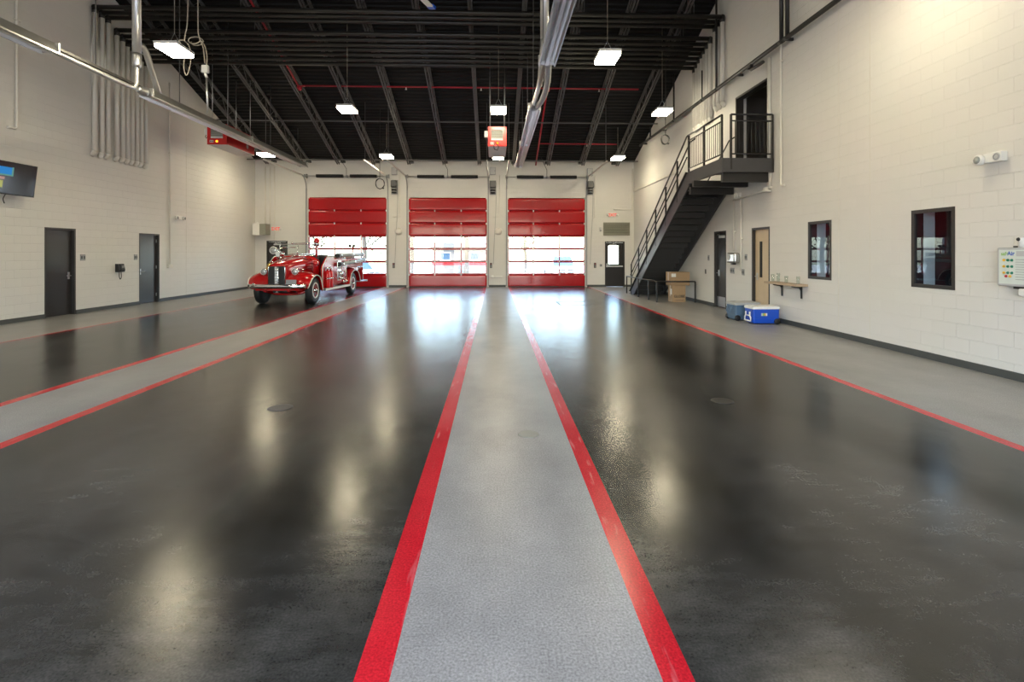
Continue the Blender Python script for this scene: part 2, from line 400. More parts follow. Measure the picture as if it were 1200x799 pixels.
# ------------------------------------------------------------------ the three big red doors
def section_mb(x0, x1, z0, z1, glazed):
    """one panel of a sectional door; local y = 0 is the inner face, the door goes back to y = .05"""
    mb = MB(); w = x1 - x0; fr = .045
    if not glazed:
        nx, nz = 36, 8
        def h(x, z):
            u = ((x - x0) / w * 3) % 1; v = (z - z0) / (z1 - z0)
            return -.006 * (1 - (2*u-1)**4) * (1 - (2*v-1)**4)
        g = [[mb.bm.verts.new((x0 + w*i/nx, h(x0 + w*i/nx*.99999, z0 + (z1-z0)*j/nz), z0 + (z1-z0)*j/nz)) for i in range(nx+1)] for j in range(nz+1)]
        for j in range(nz):
            for i in range(nx): mb._f([g[j][i], g[j][i+1], g[j+1][i+1], g[j+1][i]], True)
        b = [mb.bm.verts.new(p) for p in ((x0,.05,z0),(x1,.05,z0),(x1,.05,z1),(x0,.05,z1))]
        mb._f(b)
        mb._f([g[0][i] for i in range(nx+1)] + [b[1], b[0]]); mb._f([g[nz][i] for i in range(nx+1)] + [b[2], b[3]])
        mb._f([g[j][0] for j in range(nz+1)] + [b[3], b[0]]); mb._f([g[j][nx] for j in range(nz+1)] + [b[2], b[1]])
    else:
        xs_ = [x0, x0+.07, x0+w/3-fr/2, x0+w/3+fr/2, x0+2*w/3-fr/2, x0+2*w/3+fr/2, x1-.07, x1]
        zs_ = [z0, z0+.045, z1-.045, z1]
        vv = {}
        def P(i, j, k):
            if (i,j,k) not in vv: vv[(i,j,k)] = mb.bm.verts.new((xs_[i], .05*k, zs_[j]))
            return vv[(i,j,k)]
        full = lambda i, j: 0 <= i < 7 and 0 <= j < 3 and not (j == 1 and i in (1, 3, 5))
        for i in range(7):
            for j in range(3):
                if not full(i, j): continue
                for k in (0, 1): mb._f([P(i,j,k), P(i+1,j,k), P(i+1,j+1,k), P(i,j+1,k)])
                for di, dj, a, b in ((-1,0,(i,j),(i,j+1)), (1,0,(i+1,j),(i+1,j+1)), (0,-1,(i,j),(i+1,j)), (0,1,(i,j+1),(i+1,j+1))):
                    if not full(i+di, j+dj): mb._f([P(*a,0), P(*b,0), P(*b,1), P(*a,1)])
    return mb

def coil(c, x0, x1, R, r, turns):
    pts = []
    n = turns * 8
    for i in range(n + 1):
        t = 2 * PI * turns * i / n
        pts.append((x0 + (x1 - x0) * i / n, c[0] + R * math.cos(t), c[1] + R * math.sin(t)))
    return pts

for di, (a, b) in enumerate(DOORS):
    D = link(f'door_{di+1}', None); D['kind'] = 'structure'
    D.location = (0, YF + .06, 0)
    sh = DOORH / 7; x0, x1 = a - .03, b + .03
    for s in range(7):
        glazed = s in (1, 2, 3)
        sec = part(D, 'door_section', section_mb(x0, x1, s*sh + .006, (s+1)*sh - .006, glazed), M['door_red'])
        part(D, 'seam_shade_strip', MB().box(x0, x1, .014, .048, (s+1)*sh - .02, (s+1)*sh + .02), M['black'])  # black strip behind the seam, put in to draw its dark shading line
        if not glazed:
            for k in (1, 2):
                xx = x0 + (x1 - x0) * k / 3; part(sec, 'stile', MB().box(xx - .022, xx + .022, -.006, .004, s*sh + .008, (s+1)*sh - .008, .002), M['door_red'])
        w = x1 - x0
        if glazed:
            xs_ = [x0+.07, x0+w/3-.0225, x0+w/3+.0225, x0+2*w/3-.0225, x0+2*w/3+.0225, x1-.07]
            for k in range(3):
                part(sec, 'window_pane', MB().box(xs_[2*k]-.003, xs_[2*k+1]+.003, .022, .026, s*sh+.043, (s+1)*sh-.043), M['glass'])
        for k in range(4):
            hx = [x0+.05, x0+w/3, x0+2*w/3, x1-.05][k]; zc = (s+1)*sh
            if s < 6 or k in (0, 3):
                part(sec, 'hinge', MB().box(hx-.028, hx+.028, -.024, -.002, zc-.055, zc+.03, .006), M['white_plastic'])
    part(D, 'bottom_seal', MB().box(x0, x1, -.005, .055, -.0, .035), M['black'])
    # tracks: angle beside the opening, then bent and level toward the room
    for sx, xe in ((-1, a - .07), (1, b + .07)):
        path = [(xe, -.14, .05), (xe, -.14, 4.55), (xe, -.20, 4.8), (xe, -.38, 4.98), (xe, -.62, 5.06), (xe, -4.4, 5.18)]
        mbt = MB()
        for dx in (-.02, .02):
            pass
        mbt.prism([(-.025,-.03),(.025,-.03),(.025,.03),(-.025,.03)], lambda u, v, w: (xe+u, -.10+v, w), .05, 4.6)
        part(D, 'vertical_track', mbt, M['grey'])
        part(D, 'curved_track', MB().tube([(xe, -.10, 4.6)] + [(xe, -.10 - .55*(1-math.cos(t)), 4.6 + .55*math.sin(t)) for t in [PI/2*k/7 for k in range(1, 8)]], .028, 6), M['grey'])
        part(D, 'ceiling_track', MB().box(xe-.022, xe+.022, -4.5, -.64, 5.12, 5.18), M['white'], 'pale level track')
        part(D, 'track_hanger', MB().cyl((xe, -4.3, 5.15), (xe, -4.3, deck(YF+.06-4.3)+.02), .012, 6), M['joist'])
        for zb in [.35 + .6*k for k in range(7)]:
            pass
        cb = MB().box(xe-.035, xe+.035, -.075, -.055, .30, .55, .004)
        part(D, 'photo_eye', cb, M['lgrey'])
    # torsion shaft with its springs, drums and centre bearing
    zs = 5.17; ysh = -.20
    part(D, 'torsion_shaft', MB().cyl((a-.12, ysh, zs), (b+.12, ysh, zs), .016, 8), M['steel'])
    mid = (a+b)/2
    for s0, s1 in ((a+.42, mid-.16), (mid+.16, b-.42)):
        mbs = MB().tube(coil((ysh, zs), s0, s1, .068, .011, 34), .013, 5)
        mbs.cyl((s0, ysh, zs), (s1, ysh, zs), .060, 14)
        part(D, 'torsion_spring', mbs, M['black'])
    for xe in (a-.08, b+.08):
        part(D, 'cable_drum', MB().lathe([(.03,-.04),(.085,-.04),(.085,-.03),(.07,-.02),(.07,.03),(.085,.04),(.03,.04)], (xe, ysh, zs), 'x', 20), M['grey'])
        part(D, 'bearing_bracket', MB().box(xe-.008+.05, xe+.008+.05, -.24, -.06, zs-.09, zs+.09), M['grey'])
    part(D, 'centre_bearing', MB().box(mid-.035, mid+.035, -.24, -.06, zs-.05, zs+.05, .006), M['grey'])
    pts = [Vector((mid, -.22, zs+.04)), Vector((mid, -.22, 5.5)), Vector((mid-.12, -.3, 5.72)), Vector((mid-.3, -.6, 6.0))]
    part(D, 'bearing_cable', MB().tube(pts, .012, 6), M['black_cord'])

# ------------------------------------------------------------------ walk doors and windows of the walls
def hinged_door(n, to3, u0, u1, top, leafm, framem, handle_u, depth=.07, closer=None, kick=False, lite=None, hinges=None):
    """to3(u, v, w): u along the wall, v up, w out of the room"""
    D = link(f'door_{n}', None); D['kind'] = 'structure'
    fw = .05
    mb = MB()
    for (p0, p1, q0, q1) in ((u0, u0+fw, 0, top), (u1-fw, u1, 0, top), (u0+fw, u1-fw, top-fw, top)):
        mb.prism([(p0,q0),(p1,q0),(p1,q1),(p0,q1)], to3, -.004, .15)
    part(D, 'door_frame', mb, framem)
    leaf = [(u0+fw+.003,.008),(u1-fw-.003,.008),(u1-fw-.003,top-fw-.003),(u0+fw+.003,top-fw-.003)]
    if lite and lite[4] == 'open':
        a, b, c, d = lite[:4]; A, B, T = leaf[0][0], leaf[1][0], leaf[2][1]
        mb = MB()
        for (p0, p1, q0, q1) in ((A, a, .008, T), (b, B, .008, T), (a, b, .008, c), (a, b, d, T)):
            mb.prism([(p0,q0),(p1,q0),(p1,q1),(p0,q1)], to3, depth, depth+.045)
        lf = part(D, 'door_leaf', mb, leafm)
        part(lf, 'door_glass', MB().prism([(a,c),(b,c),(b,d),(a,d)], to3, depth+.018, depth+.024), M['glass'])
    else:
        lf = part(D, 'door_leaf', MB().prism(leaf, to3, depth, depth+.045), leafm)
        if lite:
            a, b, c, d = lite[:4]
            part(lf, 'narrow_window', MB().prism([(a,c),(b,c),(b,d),(a,d)], to3, depth-.006, depth+.002), M['gap'])
    # lever handle on its rose
    hu, hv = handle_u, 1.02
    s = 1 if hu < (u0+u1)/2 else -1
    mb = MB().prism([(hu-.028,hv-.09),(hu+.028,hv-.09),(hu+.028,hv+.09),(hu-.028,hv+.09)], to3, depth-.012, depth)
    part(lf, 'lock_plate', mb, M['steel'])
    mb = MB().tube([to3(hu,hv,depth-.01), to3(hu,hv,depth-.06), to3(hu+s*.03,hv,depth-.068), to3(hu+s*.13,hv,depth-.066)], .012, 8)
    part(lf, 'lever_handle', mb, M['steel'])
    if kick:
        part(lf, 'kick_plate', MB().prism([(u0+fw+.02,.03),(u1-fw-.02,.03),(u1-fw-.02,.32),(u0+fw+.02,.32)], to3, depth-.006, depth), M['steel'])
    if closer is not None:
        part(lf, 'door_closer', MB().prism([(closer-.16,top-.20),(closer+.16,top-.20),(closer+.16,top-.13),(closer-.16,top-.13)], to3, depth-.06, depth-.001), M['lgrey'])
        part(lf, 'closer_arm', MB().tube([to3(closer,top-.14,depth-.04), to3(closer-.05,top-.11,depth-.20), to3(closer+.15,top-.075,depth-.03)], .010, 6), M['steel'])
    if hinges:
        for hv in (.25, 1.15, 2.0):
            part(lf, 'hinge', MB().prism([(hinges-.012,hv-.05),(hinges+.012,hv-.05),(hinges+.012,hv+.05),(hinges-.012,hv+.05)], to3, depth-.016, depth+.001), M['steel'])
    return D
right = lambda u, v, w: (XR + w, u, v)
left = lambda u, v, w: (XL - w, u, v)
far = lambda u, v, w: (u, YF + w, v)
hinged_door(4, left, 13.0, 13.94, 2.25, M['door_dark'], M['frame_dark'], 13.80)
hinged_door(5, left, 16.36, 17.33, 2.23, M['door_dark'], M['frame_dark'], 16.50, hinges=17.27)
hinged_door(6, right, 14.41, 15.21, 2.25, M['door_dark'], M['frame_dark'], 15.05, closer=14.75, kick=True)
hinged_door(7, right, 12.09, 12.95, 2.25, M['wood'], M['frame_dark'], 12.80, lite=(12.56, 12.68, 1.0, 1.9, 'shut'))
hinged_door(8, far, 5.21, 6.15, 2.15, M['door_dark'], M['frame_dark'], 5.32, closer=5.6, lite=(5.38, 5.88, 1.06, 1.95, 'open'))
hinged_door(9, far, -10.58, -9.62, 2.17, M['door_dark'], M['frame_dark'], -9.72, closer=-10.1)
# push bars of the two glazed far doors
for n, (p, q) in ((8, (5.27, 6.08)), (9, (-10.5, -9.7))):
    leaf = [o for o in bpy.data.objects[f'door_{n}'].children if o.name.startswith('door_leaf')][0]
    part(leaf, 'push_bar', MB().box(p, q, YF + .005, YF + .065, .94, 1.0, .01), M['lgrey'])
# backs of the closed side doors: the rooms behind them
for n, (x, y0, y1) in enumerate(((XL-.3, 12.9, 14.05), (XL-.3, 16.25, 17.45))):
    pass

def fixed_window(n, u0, u1, v0, v1):
    W = link(f'window_{n}', None); W['kind'] = 'structure'
    fw = .055; mb = MB()
    for (p0, p1, q0, q1) in ((u0, u0+fw, v0, v1), (u1-fw, u1, v0, v1), (u0+fw, u1-fw, v0, v0+fw), (u0+fw, u1-fw, v1-fw, v1)):
        mb.prism([(p0,q0),(p1,q0),(p1,q1),(p0,q1)], right, -.006, .04)
    for (p0, p1, q0, q1) in ((u0, u0+.03, v0, v1), (u1-.03, u1, v0, v1), (u0+.03, u1-.03, v0, v0+.03), (u0+.03, u1-.03, v1-.03, v1)):
        mb.prism([(p0,q0),(p1,q0),(p1,q1),(p0,q1)], right, .04, .17)
    part(W, 'window_frame', mb, M['frame_dark'])
    part(W, 'window_pane', MB().prism([(u0+fw-.005,v0+fw-.005),(u1-fw+.005,v0+fw-.005),(u1-fw+.005,v1-fw+.005),(u0+fw-.005,v1-fw+.005)], right, .018, .024), M['win_glass'])
    mb = MB()
    for (p0, p1, q0, q1) in ((u0, u0+.012, v0, v1), (u1-.012, u1, v0, v1), (u0+.012, u1-.012, v0, v0+.012), (u0+.012, u1-.012, v1-.012, v1)):
        mb.prism([(p0,q0),(p1,q0),(p1,q1),(p0,q1)], right, .172, .37)
    part(W, 'window_reveal', mb, M['plaster'])
fixed_window(1, 9.83, 10.58, 1.075, 2.265)
fixed_window(2, 7.13, 7.90, 1.08, 2.285)
# room behind the two windows and the loft behind the upper opening
def room(name, x0, x1, y0, y1, z0, z1, m):
    mb = MB()
    P = lambda x, y, z: (x, y, z)
    mb.quad((x1,y0,z0),(x1,y1,z0),(x1,y1,z1),(x1,y0,z1)); mb.quad((x0,y0,z0),(x1,y0,z0),(x1,y0,z1),(x0,y0,z1)); mb.quad((x0,y1,z0),(x1,y1,z0),(x1,y1,z1),(x0,y1,z1))
    mb.quad((x0,y0,z0),(x1,y0,z0),(x1,y1,z0),(x0,y1,z0)); mb.quad((x0,y0,z1),(x1,y0,z1),(x1,y1,z1),(x0,y1,z1))
    bmesh.ops.remove_doubles(mb.bm, verts=mb.bm.verts, dist=.001)
    return struct(name, mb, m)
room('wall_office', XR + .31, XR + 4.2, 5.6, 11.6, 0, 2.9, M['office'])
room('wall_loft', XR + .301, XR + 3.3, 11.8, 16.2, 3.80, 6.6, M['alcove'])
room('wall_rooms', XR + .305, XR + 2.2, 11.9, 15.6, 0, 2.7, M['alcove'])
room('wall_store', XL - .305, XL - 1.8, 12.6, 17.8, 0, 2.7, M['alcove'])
lf = MB()
for (p0, p1, q0, q1) in ((12.13-.0, 12.18, 3.83, 5.86), (13.79, 13.84, 3.83, 5.86), (12.18, 13.79, 5.81, 5.86)):
    lf.prism([(p0,q0),(p1,q0),(p1,q1),(p0,q1)], right, -.006, .20)
struct('trim_5', lf, M['frame_dark'])
for n, (yy, zz) in enumerate(((8.6, 2.88),)):
    t = thing('added_office_light', 'added cool light in the office, brightens the reveals of the two windows', 'ceiling light', (XR + 1.6, yy, zz))  # lamp added inside the office to light the window reveals
    part(t, 'housing', MB().box(-.3, .3, -.6, .6, -.06, .018, .01), M['white_plastic'])
    part(t, 'diffuser', MB().box(-.27, .27, -.57, .57, -.066, -.061), M['added_offlamp'])
t = thing('pendant_lamp', 'round silver dome lamp hanging in the dark loft doorway', 'lamp', (XR + .95, 12.72, 5.0))
part(t, 'shade', MB().lathe([(.02,.10),(.10,.08),(.16,.02),(.165,-.02),(.15,-.02),(.14,.01),(.02,.06)], n=24), M['chrome'])
part(t, 'stem', MB().cyl((0,0,.09), (0,0,1.6), .012, 8), M['black_metal'])

# ================================================================== OVERHEAD
ORD = ['first', 'second', 'third', 'fourth', 'fifth', 'sixth', 'seventh', 'eighth', 'ninth', 'tenth', 'eleventh', 'twelfth']
# open-web roof joists: top chord under the deck, bottom chord half a metre below
def make_joist():
    t = thing('roof_joist', '', 'joist', (0, 0, 0), 0, 'roof joists under the sloping deck')
    y0, y1 = YRIDGE + .05, YF - .05
    zt = lambda y: deck(y) - .035
    mb = MB()
    for sx in (-.05, .012):
        mb.prism([(y0, zt(y0)-.05), (y1, zt(y1)-.05), (y1, zt(y1)), (y0, zt(y0))], lambda u, v, w: (w, u, v), sx, sx + .038)
    part(t, 'top_chord', mb, M['joist'])
    mb = MB(); e = y1 - .75
    for sx in (-.065, .022):
        mb.prism([(y0, zt(y0)-.56), (e, zt(e)-.56), (e, zt(e)-.51), (y0, zt(y0)-.51)], lambda u, v, w: (w, u, v), sx, sx + .043)
    part(t, 'bottom_chord', mb, M['joist'])
    pts = [(0, y1 - .04, zt(y1-.04) - .03)]; k = 0; y = e - .05
    while y > y0:
        pts.append((0, y, zt(y) - (.53 if k % 2 == 0 else .03))); y -= .42; k += 1
    part(t, 'web', MB().tube(pts, .013, 6), M['joist'])
    part(t, 'bearing_seat', MB().box(-.09, .09, y1 - .12, y1 + .05, deck(y1) - .13, deck(y1) - .035), M['joist'])
    return t
jx = [-.72 + 1.58 * k for k in range(-6, 5)]
j0 = make_joist()
for i, x in enumerate(jx):
    lab = f'black open-web roof joist, {ORD[i]} of eleven counted from the wall with the television'
    if i == 0:
        j0.location = (x, 0, 0); j0['label'] = lab
    else: dup(j0, (x, 0, 0), lab)
# bridging between the joists
for yy, lab in ((20.1, 'thin black bridging rod running across the roof joists, above the centre red air cleaner'), (22.9, 'thin black bridging rod running across the roof joists, close to the far wall')):
    z = deck(yy) - .59
    solo('bridging_rod', MB().box(-10.9, 6.45, -.02, .02, -.02, .02), M['joist'], lab, 'rod', (0, yy, z))

# ten pipes crossing under the deck and dropping down both side walls
def make_pipe(y, z, zl, zr, lab, grp):
    t = thing('overhead_pipe', lab, 'pipe', (0, y, 0), 0, 'pipes crossing under the roof and down both walls')
    r = .062; xl, xr = XL + .09, XR - .085
    part(t, 'overhead_run', MB().cyl((xl - .03, 0, z), (xr + .03, 0, z), r, 14), M['black_metal'], 'black painted run')
    for x in (xl, xr):
        part(t, 'elbow', MB().sphere((x, 0, z), r * 1.18, 14).cyl((x, 0, z - .02), (x, 0, z - .16), r * 1.12, 14), M['black_metal'])
    for x, zb, s in ((xl, zl, -1), (xr, zr, 1)):
        part(t, 'wall_drop', MB().cyl((x, 0, z - .15), (x, 0, zb), r, 14), M['white'], 'white painted drop down the wall')
        part(t, 'wall_elbow', MB().tube([(x, 0, zb + .01), (x + s*.01, 0, zb - .05), (x + s*.05, 0, zb - .09), (x + s*.08, 0, zb - .10)], r * 1.05, 12), M['white'])
    for x in (-7.15, -2.3, 2.45, 5.6):
        part(t, 'hanger_rod', MB().cyl((x + .09, 0, z + r * .5), (x + .09, 0, deck(y) + .02), .008, 6), M['joist'])
    return t
PY = [(14.47, 8.38), (14.73, 8.35), (14.96, 8.31), (15.30, 8.10), (15.53, 8.02), (15.73, 7.94), (15.93, 7.88), (16.13, 7.80), (16.33, 7.72), (16.54, 7.65)]
for i, (y, z) in enumerate(PY):
    if i < 3: lab = f'black pipe across the roof with white wall drops, {ORD[i]} of the higher group of three'
    else: lab = f'black pipe across the roof with white wall drops, {ORD[i-3]} in the lower group of seven'
    make_pipe(y, z, 4.42, 5.95 if i < 3 else 5.70, lab, None)

# black sprinkler main along the right wall with its risers
t = thing('sprinkler_main', 'black sprinkler pipe running level along the wall with the staircase, with short risers', 'pipe', (XR - .20, 0, 6.34))
mb = MB().cyl((0, 1.2, 0), (0, 22.4, 0), .05, 12); part(t, 'main_pipe', mb, M['black_metal'])
for yy, zt, r in ((18.13, 8.0, .03), (15.63, 7.25, .022), (14.60, 9.05, .03), (11.24, 9.9, .045), (11.01, 9.9, .045), (20.9, 6.8, .03)):
    part(t, 'riser', MB().cyl((0, yy, .03), (0, yy, zt - 6.34), r, 10), M['black_metal'])
    part(t, 'tee_fitting', MB().cyl((0, yy - .08, 0), (0, yy + .08, 0), .052, 12), M['black_metal'])
for yy in (12.9, 11.12, 13.4, 19.5, 22):
    part(t, 'wall_bracket', MB().box(-.02, .199, yy - .02, yy + .02, -.03, .03), M['black_metal'])
t2 = part(t, 'branch_valve', MB().tube([(0, 12.55, 0), (-.02, 12.55, -.16), (-.02, 12.2, -.18), (-.02, 11.98, -.18)], .042, 10), M['black_metal'])

# red sprinkler lines under the deck
ym = 18.57; zm = deck(ym) - .27
t = thing('sprinkler_line', 'red sprinkler pipe crossing under the roof between the pipes and the red air cleaners', 'pipe', (0, ym, zm))
part(t, 'cross_run', MB().cyl((-6.85, 0, 0), (5.25, 0, 0), .028, 10), M['pipe_red'])
part(t, 'end_tee', MB().sphere((-7.0, 0, -.08), .10, 12).tube([(-7.0, 0, -.06), (-6.9, 0, -.01), (-6.8, 0, 0)], .035, 8), M['pipe_red'])
part(t, 'centre_tee', MB().sphere((1.9, 0, -.05), .10, 12), M['pipe_red'])
for x in (-7.0, ):
    part(t, 'slope_run', MB().cyl((x, -.05, -.05), (x, -7.2, 7.2 * SLOPE - .05), .035, 10), M['pipe_red'])
part(t, 'slope_run', MB().cyl((1.9, .05, -.05), (1.9, 5.2, -5.2 * SLOPE - .05), .035, 10), M['pipe_red'])
for x in (-3.2, -.5, 3.8):
    part(t, 'sprinkler_head', MB().cyl((x, 0, -.02), (x, 0, -.09), .018, 8).cyl((x, 0, -.09), (x, 0, -.1), .035, 10), M['white_plastic'])
yb = 22.15; t = thing('sprinkler_line', 'short red sprinkler pipe under the roof near the stairway end of the far wall', 'pipe', (0, yb, deck(yb) - .25))
part(t, 'cross_run', MB().cyl((1.9, 0, 0), (5.3, 0, 0), .024, 10), M['pipe_red'])
part(t, 'sprinkler_head', MB().cyl((4.0, 0, -.02), (4.0, 0, -.09), .018, 8).cyl((4.0, 0, -.09), (4.0, 0, -.1), .035, 10), M['white_plastic'])

# vehicle exhaust rails
def rail_prof(w, h):
    return [(-w/2, -h/2), (-w/2+.02, -h/2), (-w/2+.045, -h/2+.06), (-.045, -h/2+.10), (-.03, -h/2+.02), (.03, -h/2+.02), (.045, -h/2+.10), (w/2-.045, -h/2+.06), (w/2-.02, -h/2), (w/2, -h/2), (w/2, -h/2+.03), (w*.30, h/2), (-w*.30, h/2), (-w/2, -h/2+.03)]
def exhaust_rail(x, lab, y_end, hose_side, segs, duct, flex):
    z = 5.38
    t = thing('exhaust_rail', lab, 'exhaust rail', (x, 0, z), 0, 'vehicle exhaust rails hung from the roof')
    for y0, y1, w in segs:
        part(t, 'rail_section', MB().prism(rail_prof(w, .2), lambda u, v, ww: (u, ww, v), y0, y1), M['alu'])
        for yy in (y0 + .03, (y0 + y1) / 2, y1 - .03):
            part(t, 'rail_joint', MB().box(-w/2 - .006, w/2 + .006, yy - .02, yy + .02, -.075, .112, .006), M['galv'])
    a, b = segs[0][1], segs[1][0]
    if not flex:
        part(t, 'link_pipe', MB().tube(curve_pts([(0, a - .02, -.02), (0, a + .9, -.03), (.01, duct - .22, -.03), (.03, duct - .03, .05), (.04, duct, .25), (.04, duct, .50)]), .05, 14), M['alu'])
        part(t, 'link_rail', MB().box(-.03, .03, a - .02, b + .02, .04, .09), M['black_metal'], 'dark carrying bar')
        part(t, 'end_boot', MB().lathe([(.05, -.26), (.07, -.22), (.11, -.05), (.11, .0)], (0, b - .02, 0), 'y', 16), M['galv'])
    else:
        part(t, 'link_pipe', MB().cyl((-.03, a - .02, .0), (-.03, b + .02, .0), .055, 14), M['alu'])
        part(t, 'end_boot', MB().lathe([(.06, -.30), (.075, -.28), (.13, -.05), (.13, .0)], (-.03, b - .02, 0), 'y', 16), M['galv'])
    n = 26; pts = []
    for i in range(n + 1):
        f = i / n; pts.append((hose_side * (.02 + .10 * math.sin(PI * f) ** .7), a + .02 + (b - a) * f, -.02 - .10 * math.sin(PI * f)))
    mb = MB(); rings = []
    P = [Vector(p) for p in pts]
    if flex: part(t, 'flexible_hose', mb.tube(pts, .068, 12), M['grey'], 'grey flexible hose')
    for yy in [k for k in (3, 8.6, 10.8, 13.6, 16.03, 19, 21.6)]:
        if yy < y_end:
            top = deck(yy) + .02 - z
            part(t, 'hanger_rod', MB().cyl((0, yy, .09), (0, yy, top), .011, 6), M['joist'])
    dy = duct
    part(t, 'riser_duct', MB().cyl((.04, dy, .75), (.04, dy, deck(dy) + .02 - z), .092, 18), M['galv'], 'round galvanised duct up to the roof')
    part(t, 'duct_collar', MB().lathe([(.07, .45), (.10, .52), (.10, .72), (.094, .78)], (.04, dy, 0), 'z', 18), M['galv'])
    part(t, 'duct_arm', MB().tube([(.04, dy, .95), (.05, dy + .16, 1.02), (.05, dy + .30, .92), (.02, dy + .75, .2), (0, dy + .85, .08)], .07, 14), M['galv'])
    part(t, 'end_cap', MB().prism(rail_prof(.34, .21), lambda u, v, ww: (u, ww, v), y_end, y_end + .02), M['galv'])
    return t
exhaust_rail(-8.2, 'long grey exhaust rail above the vintage fire truck bay, alongside the wall with the television', 22.3, 1, [(-1.4, 9.75, .33), (12.3, 22.3, .33)], 11.95, False)
exhaust_rail(1.02, 'silver exhaust rail hanging over the grey centre lane of the floor', 22.2, 1, [(-1.4, 10.05, .33), (13.2, 22.2, .33)], 10.9, True)
# red ceiling air cleaners
def air_cleaner(x, y, lab, plug):
    t = thing('ceiling_air_cleaner', lab, 'air cleaner', (x, y, 5.15), 0, 'red air cleaners hung from the roof')
    w, d, h = .62, 1.9, .66
    mb = MB()
    mb.box(-w/2, w/2, .02, d, .02, h, .012)
    part(t, 'cabinet', mb, M['box_red'])
    mb = MB()
    for p0, p1, q0, q1 in ((-w/2, -w/2+.10, .0, h), (w/2-.12, w/2, .0, h), (-w/2+.10, w/2-.12, .0, .20), (-w/2+.10, w/2-.12, h-.11, h)):
        mb.prism([(p0,q0),(p1,q0),(p1,q1),(p0,q1)], lambda u, v, k: (u, k, v), -.045, .021)
    fr = part(t, 'front_frame', mb, M['box_red'])
    part(t, 'filter_grille', MB().box(-w/2+.10, w/2-.12, -.022, .018, .20, h-.11), M['sage'])
    for k in range(7):
        zz = .225 + k * .048
        part(t, 'louver', MB().obox((-.01, -.028, zz), (w-.24, .03, .006), Matrix.Rotation(.6, 3, 'X')), M['lgrey'])
    part(t, 'filter_strip', MB().box(-w/2+.11, w/2-.13, -.040, -.026, .205, .255), M['white_plastic'])
    part(t, 'bottom_panel', MB().box(-w/2+.01, w/2-.01, -.02, d-.01, -.006, .018), M['white'], 'pale underside panel')
    part(t, 'indicator_lamp', MB().lathe([(.001, -.03), (.03, -.025), (.038, 0)], (.0, -.046, .10), 'y', 16), M['orange_glow'], 'orange lit lamp')
    part(t, 'control_label', MB().box(-.23, -.11, -.05, -.044, .06, .14), M['label'])
    for k in range(2):
        part(t, 'switch', MB().box(-.21 + k*.06, -.175 + k*.06, -.058, -.049, .08, .12, .003), M['dgrey'])
    part(t, 'round_badge', MB().lathe([(.001, .004), (.08, .004), (.085, 0)], (w/2, d*.72, .22), 'x', 24), M['label'])
    part(t, 'badge_ring', MB().torus((w/2 + .005, d*.72, .22), .06, .006, 'x', 20, 6), M['dgrey'])
    bp = part(t, 'junction_box', MB().box(-w/2-.12, -w/2-.002, .0, .13, .32, .52, .01), M['white_plastic'])
    part(t, 'power_cord', MB().tube([(-w/2-.07, .03, .33), (-w/2-.09, -.0, .25), (-w/2-.05, .0, .20), (-w/2+.0, -.02, .28)], .010, 6), M['black_cord'])
    if plug:
        part(t, 'hanging_plug', MB().tube([(-.06, -.05, .13), (-.12, -.07, .02), (-.10, -.08, -.10), (.0, -.08, -.14), (.04, -.08, -.02), (-.03, -.07, .10)], .016, 6), M['black_cord'])
    for sx, yy in ((-w/2+.06, .15), (w/2-.06, .15), (-w/2+.06, d-.2), (w/2-.06, d-.2)):
        part(t, 'hanger_rod', MB().cyl((sx, yy, h - .02), (sx, yy, deck(y+yy) + .02 - 5.15), .012, 6), M['galv'])
    return t
air_cleaner(-9.06, 17.05, 'red box air cleaner hanging beside the wall with the television, partly behind the grey rail', False)
air_cleaner(.08, 17.05, 'red box air cleaner hanging over the grey centre lane of the floor', True)

# high-bay lamps
def make_lamp():
    t = thing('hanging_ceiling_light', '', 'ceiling light', (0,0,0), 0, 'lit high-bay lights under the roof')
    w, d = .45, .62
    part(t, 'housing', MB().box(-w/2-.02, w/2+.02, -d/2-.02, d/2+.02, .012, .075, .012), M['lgrey'])
    part(t, 'driver_box', MB().box(-.10, .10, -.16, .16, .07, .13, .01), M['grey'])
    part(t, 'lit_panel', MB().box(-w/2, w/2, -d/2, d/2, -.055, .010), M['lamp'])
    part(t, 'wire_yoke', MB().tube([(-.12, 0, .12), (0, 0, .36), (.12, 0, .12)], .006, 6), M['galv'])
    return t
LAMPS = [(-4.51, 15.8, 6.0, 'lit ceiling light of the middle row, left of the centre bay'), (.11, 15.75, 6.0, 'lit ceiling light just above the centre red air cleaner'),
         (5.2, 15.76, 6.0, 'lit ceiling light over the staircase landing, beside the wall'),
         (-4.47, 21.3, 5.6, 'lit ceiling light near the far wall, over the post between first and second red door'), (.14, 21.35, 5.6, 'lit ceiling light just below and behind the centre red air cleaner'),
         (5.16, 21.35, 5.6, 'lit ceiling light near the far wall, over the stairway foot'), (2.52, 11.4, 6.0, 'large lit ceiling light nearest the silver exhaust rail'),
         (-6.92, 11.3, 6.0, 'large lit ceiling light beside the coiled hanging cords'), (-9.3, 21.1, 5.6, 'lit ceiling light under the grey exhaust rail, behind the red air cleaner'),
         (-9.0, 6.4, 7.7, 'added unseen ceiling light of the near row, by the television wall'), (-4.5, 5.6, 8.0, 'added unseen ceiling light of the near row, left bay'), (.1, 4.6, 7.6, 'added unseen ceiling light of the near row, over the centre lane'),  # near-row lamps are out of view, added to brighten the upper walls
         (5.0, 7.3, 6.2, 'ceiling light near the wall with two windows'), (1.2, 8.4, 8.2, 'added unseen ceiling light high under the ridge, above the centre lane')]  # the ridge lamp is unseen too, added for more light up high
l0 = make_lamp()
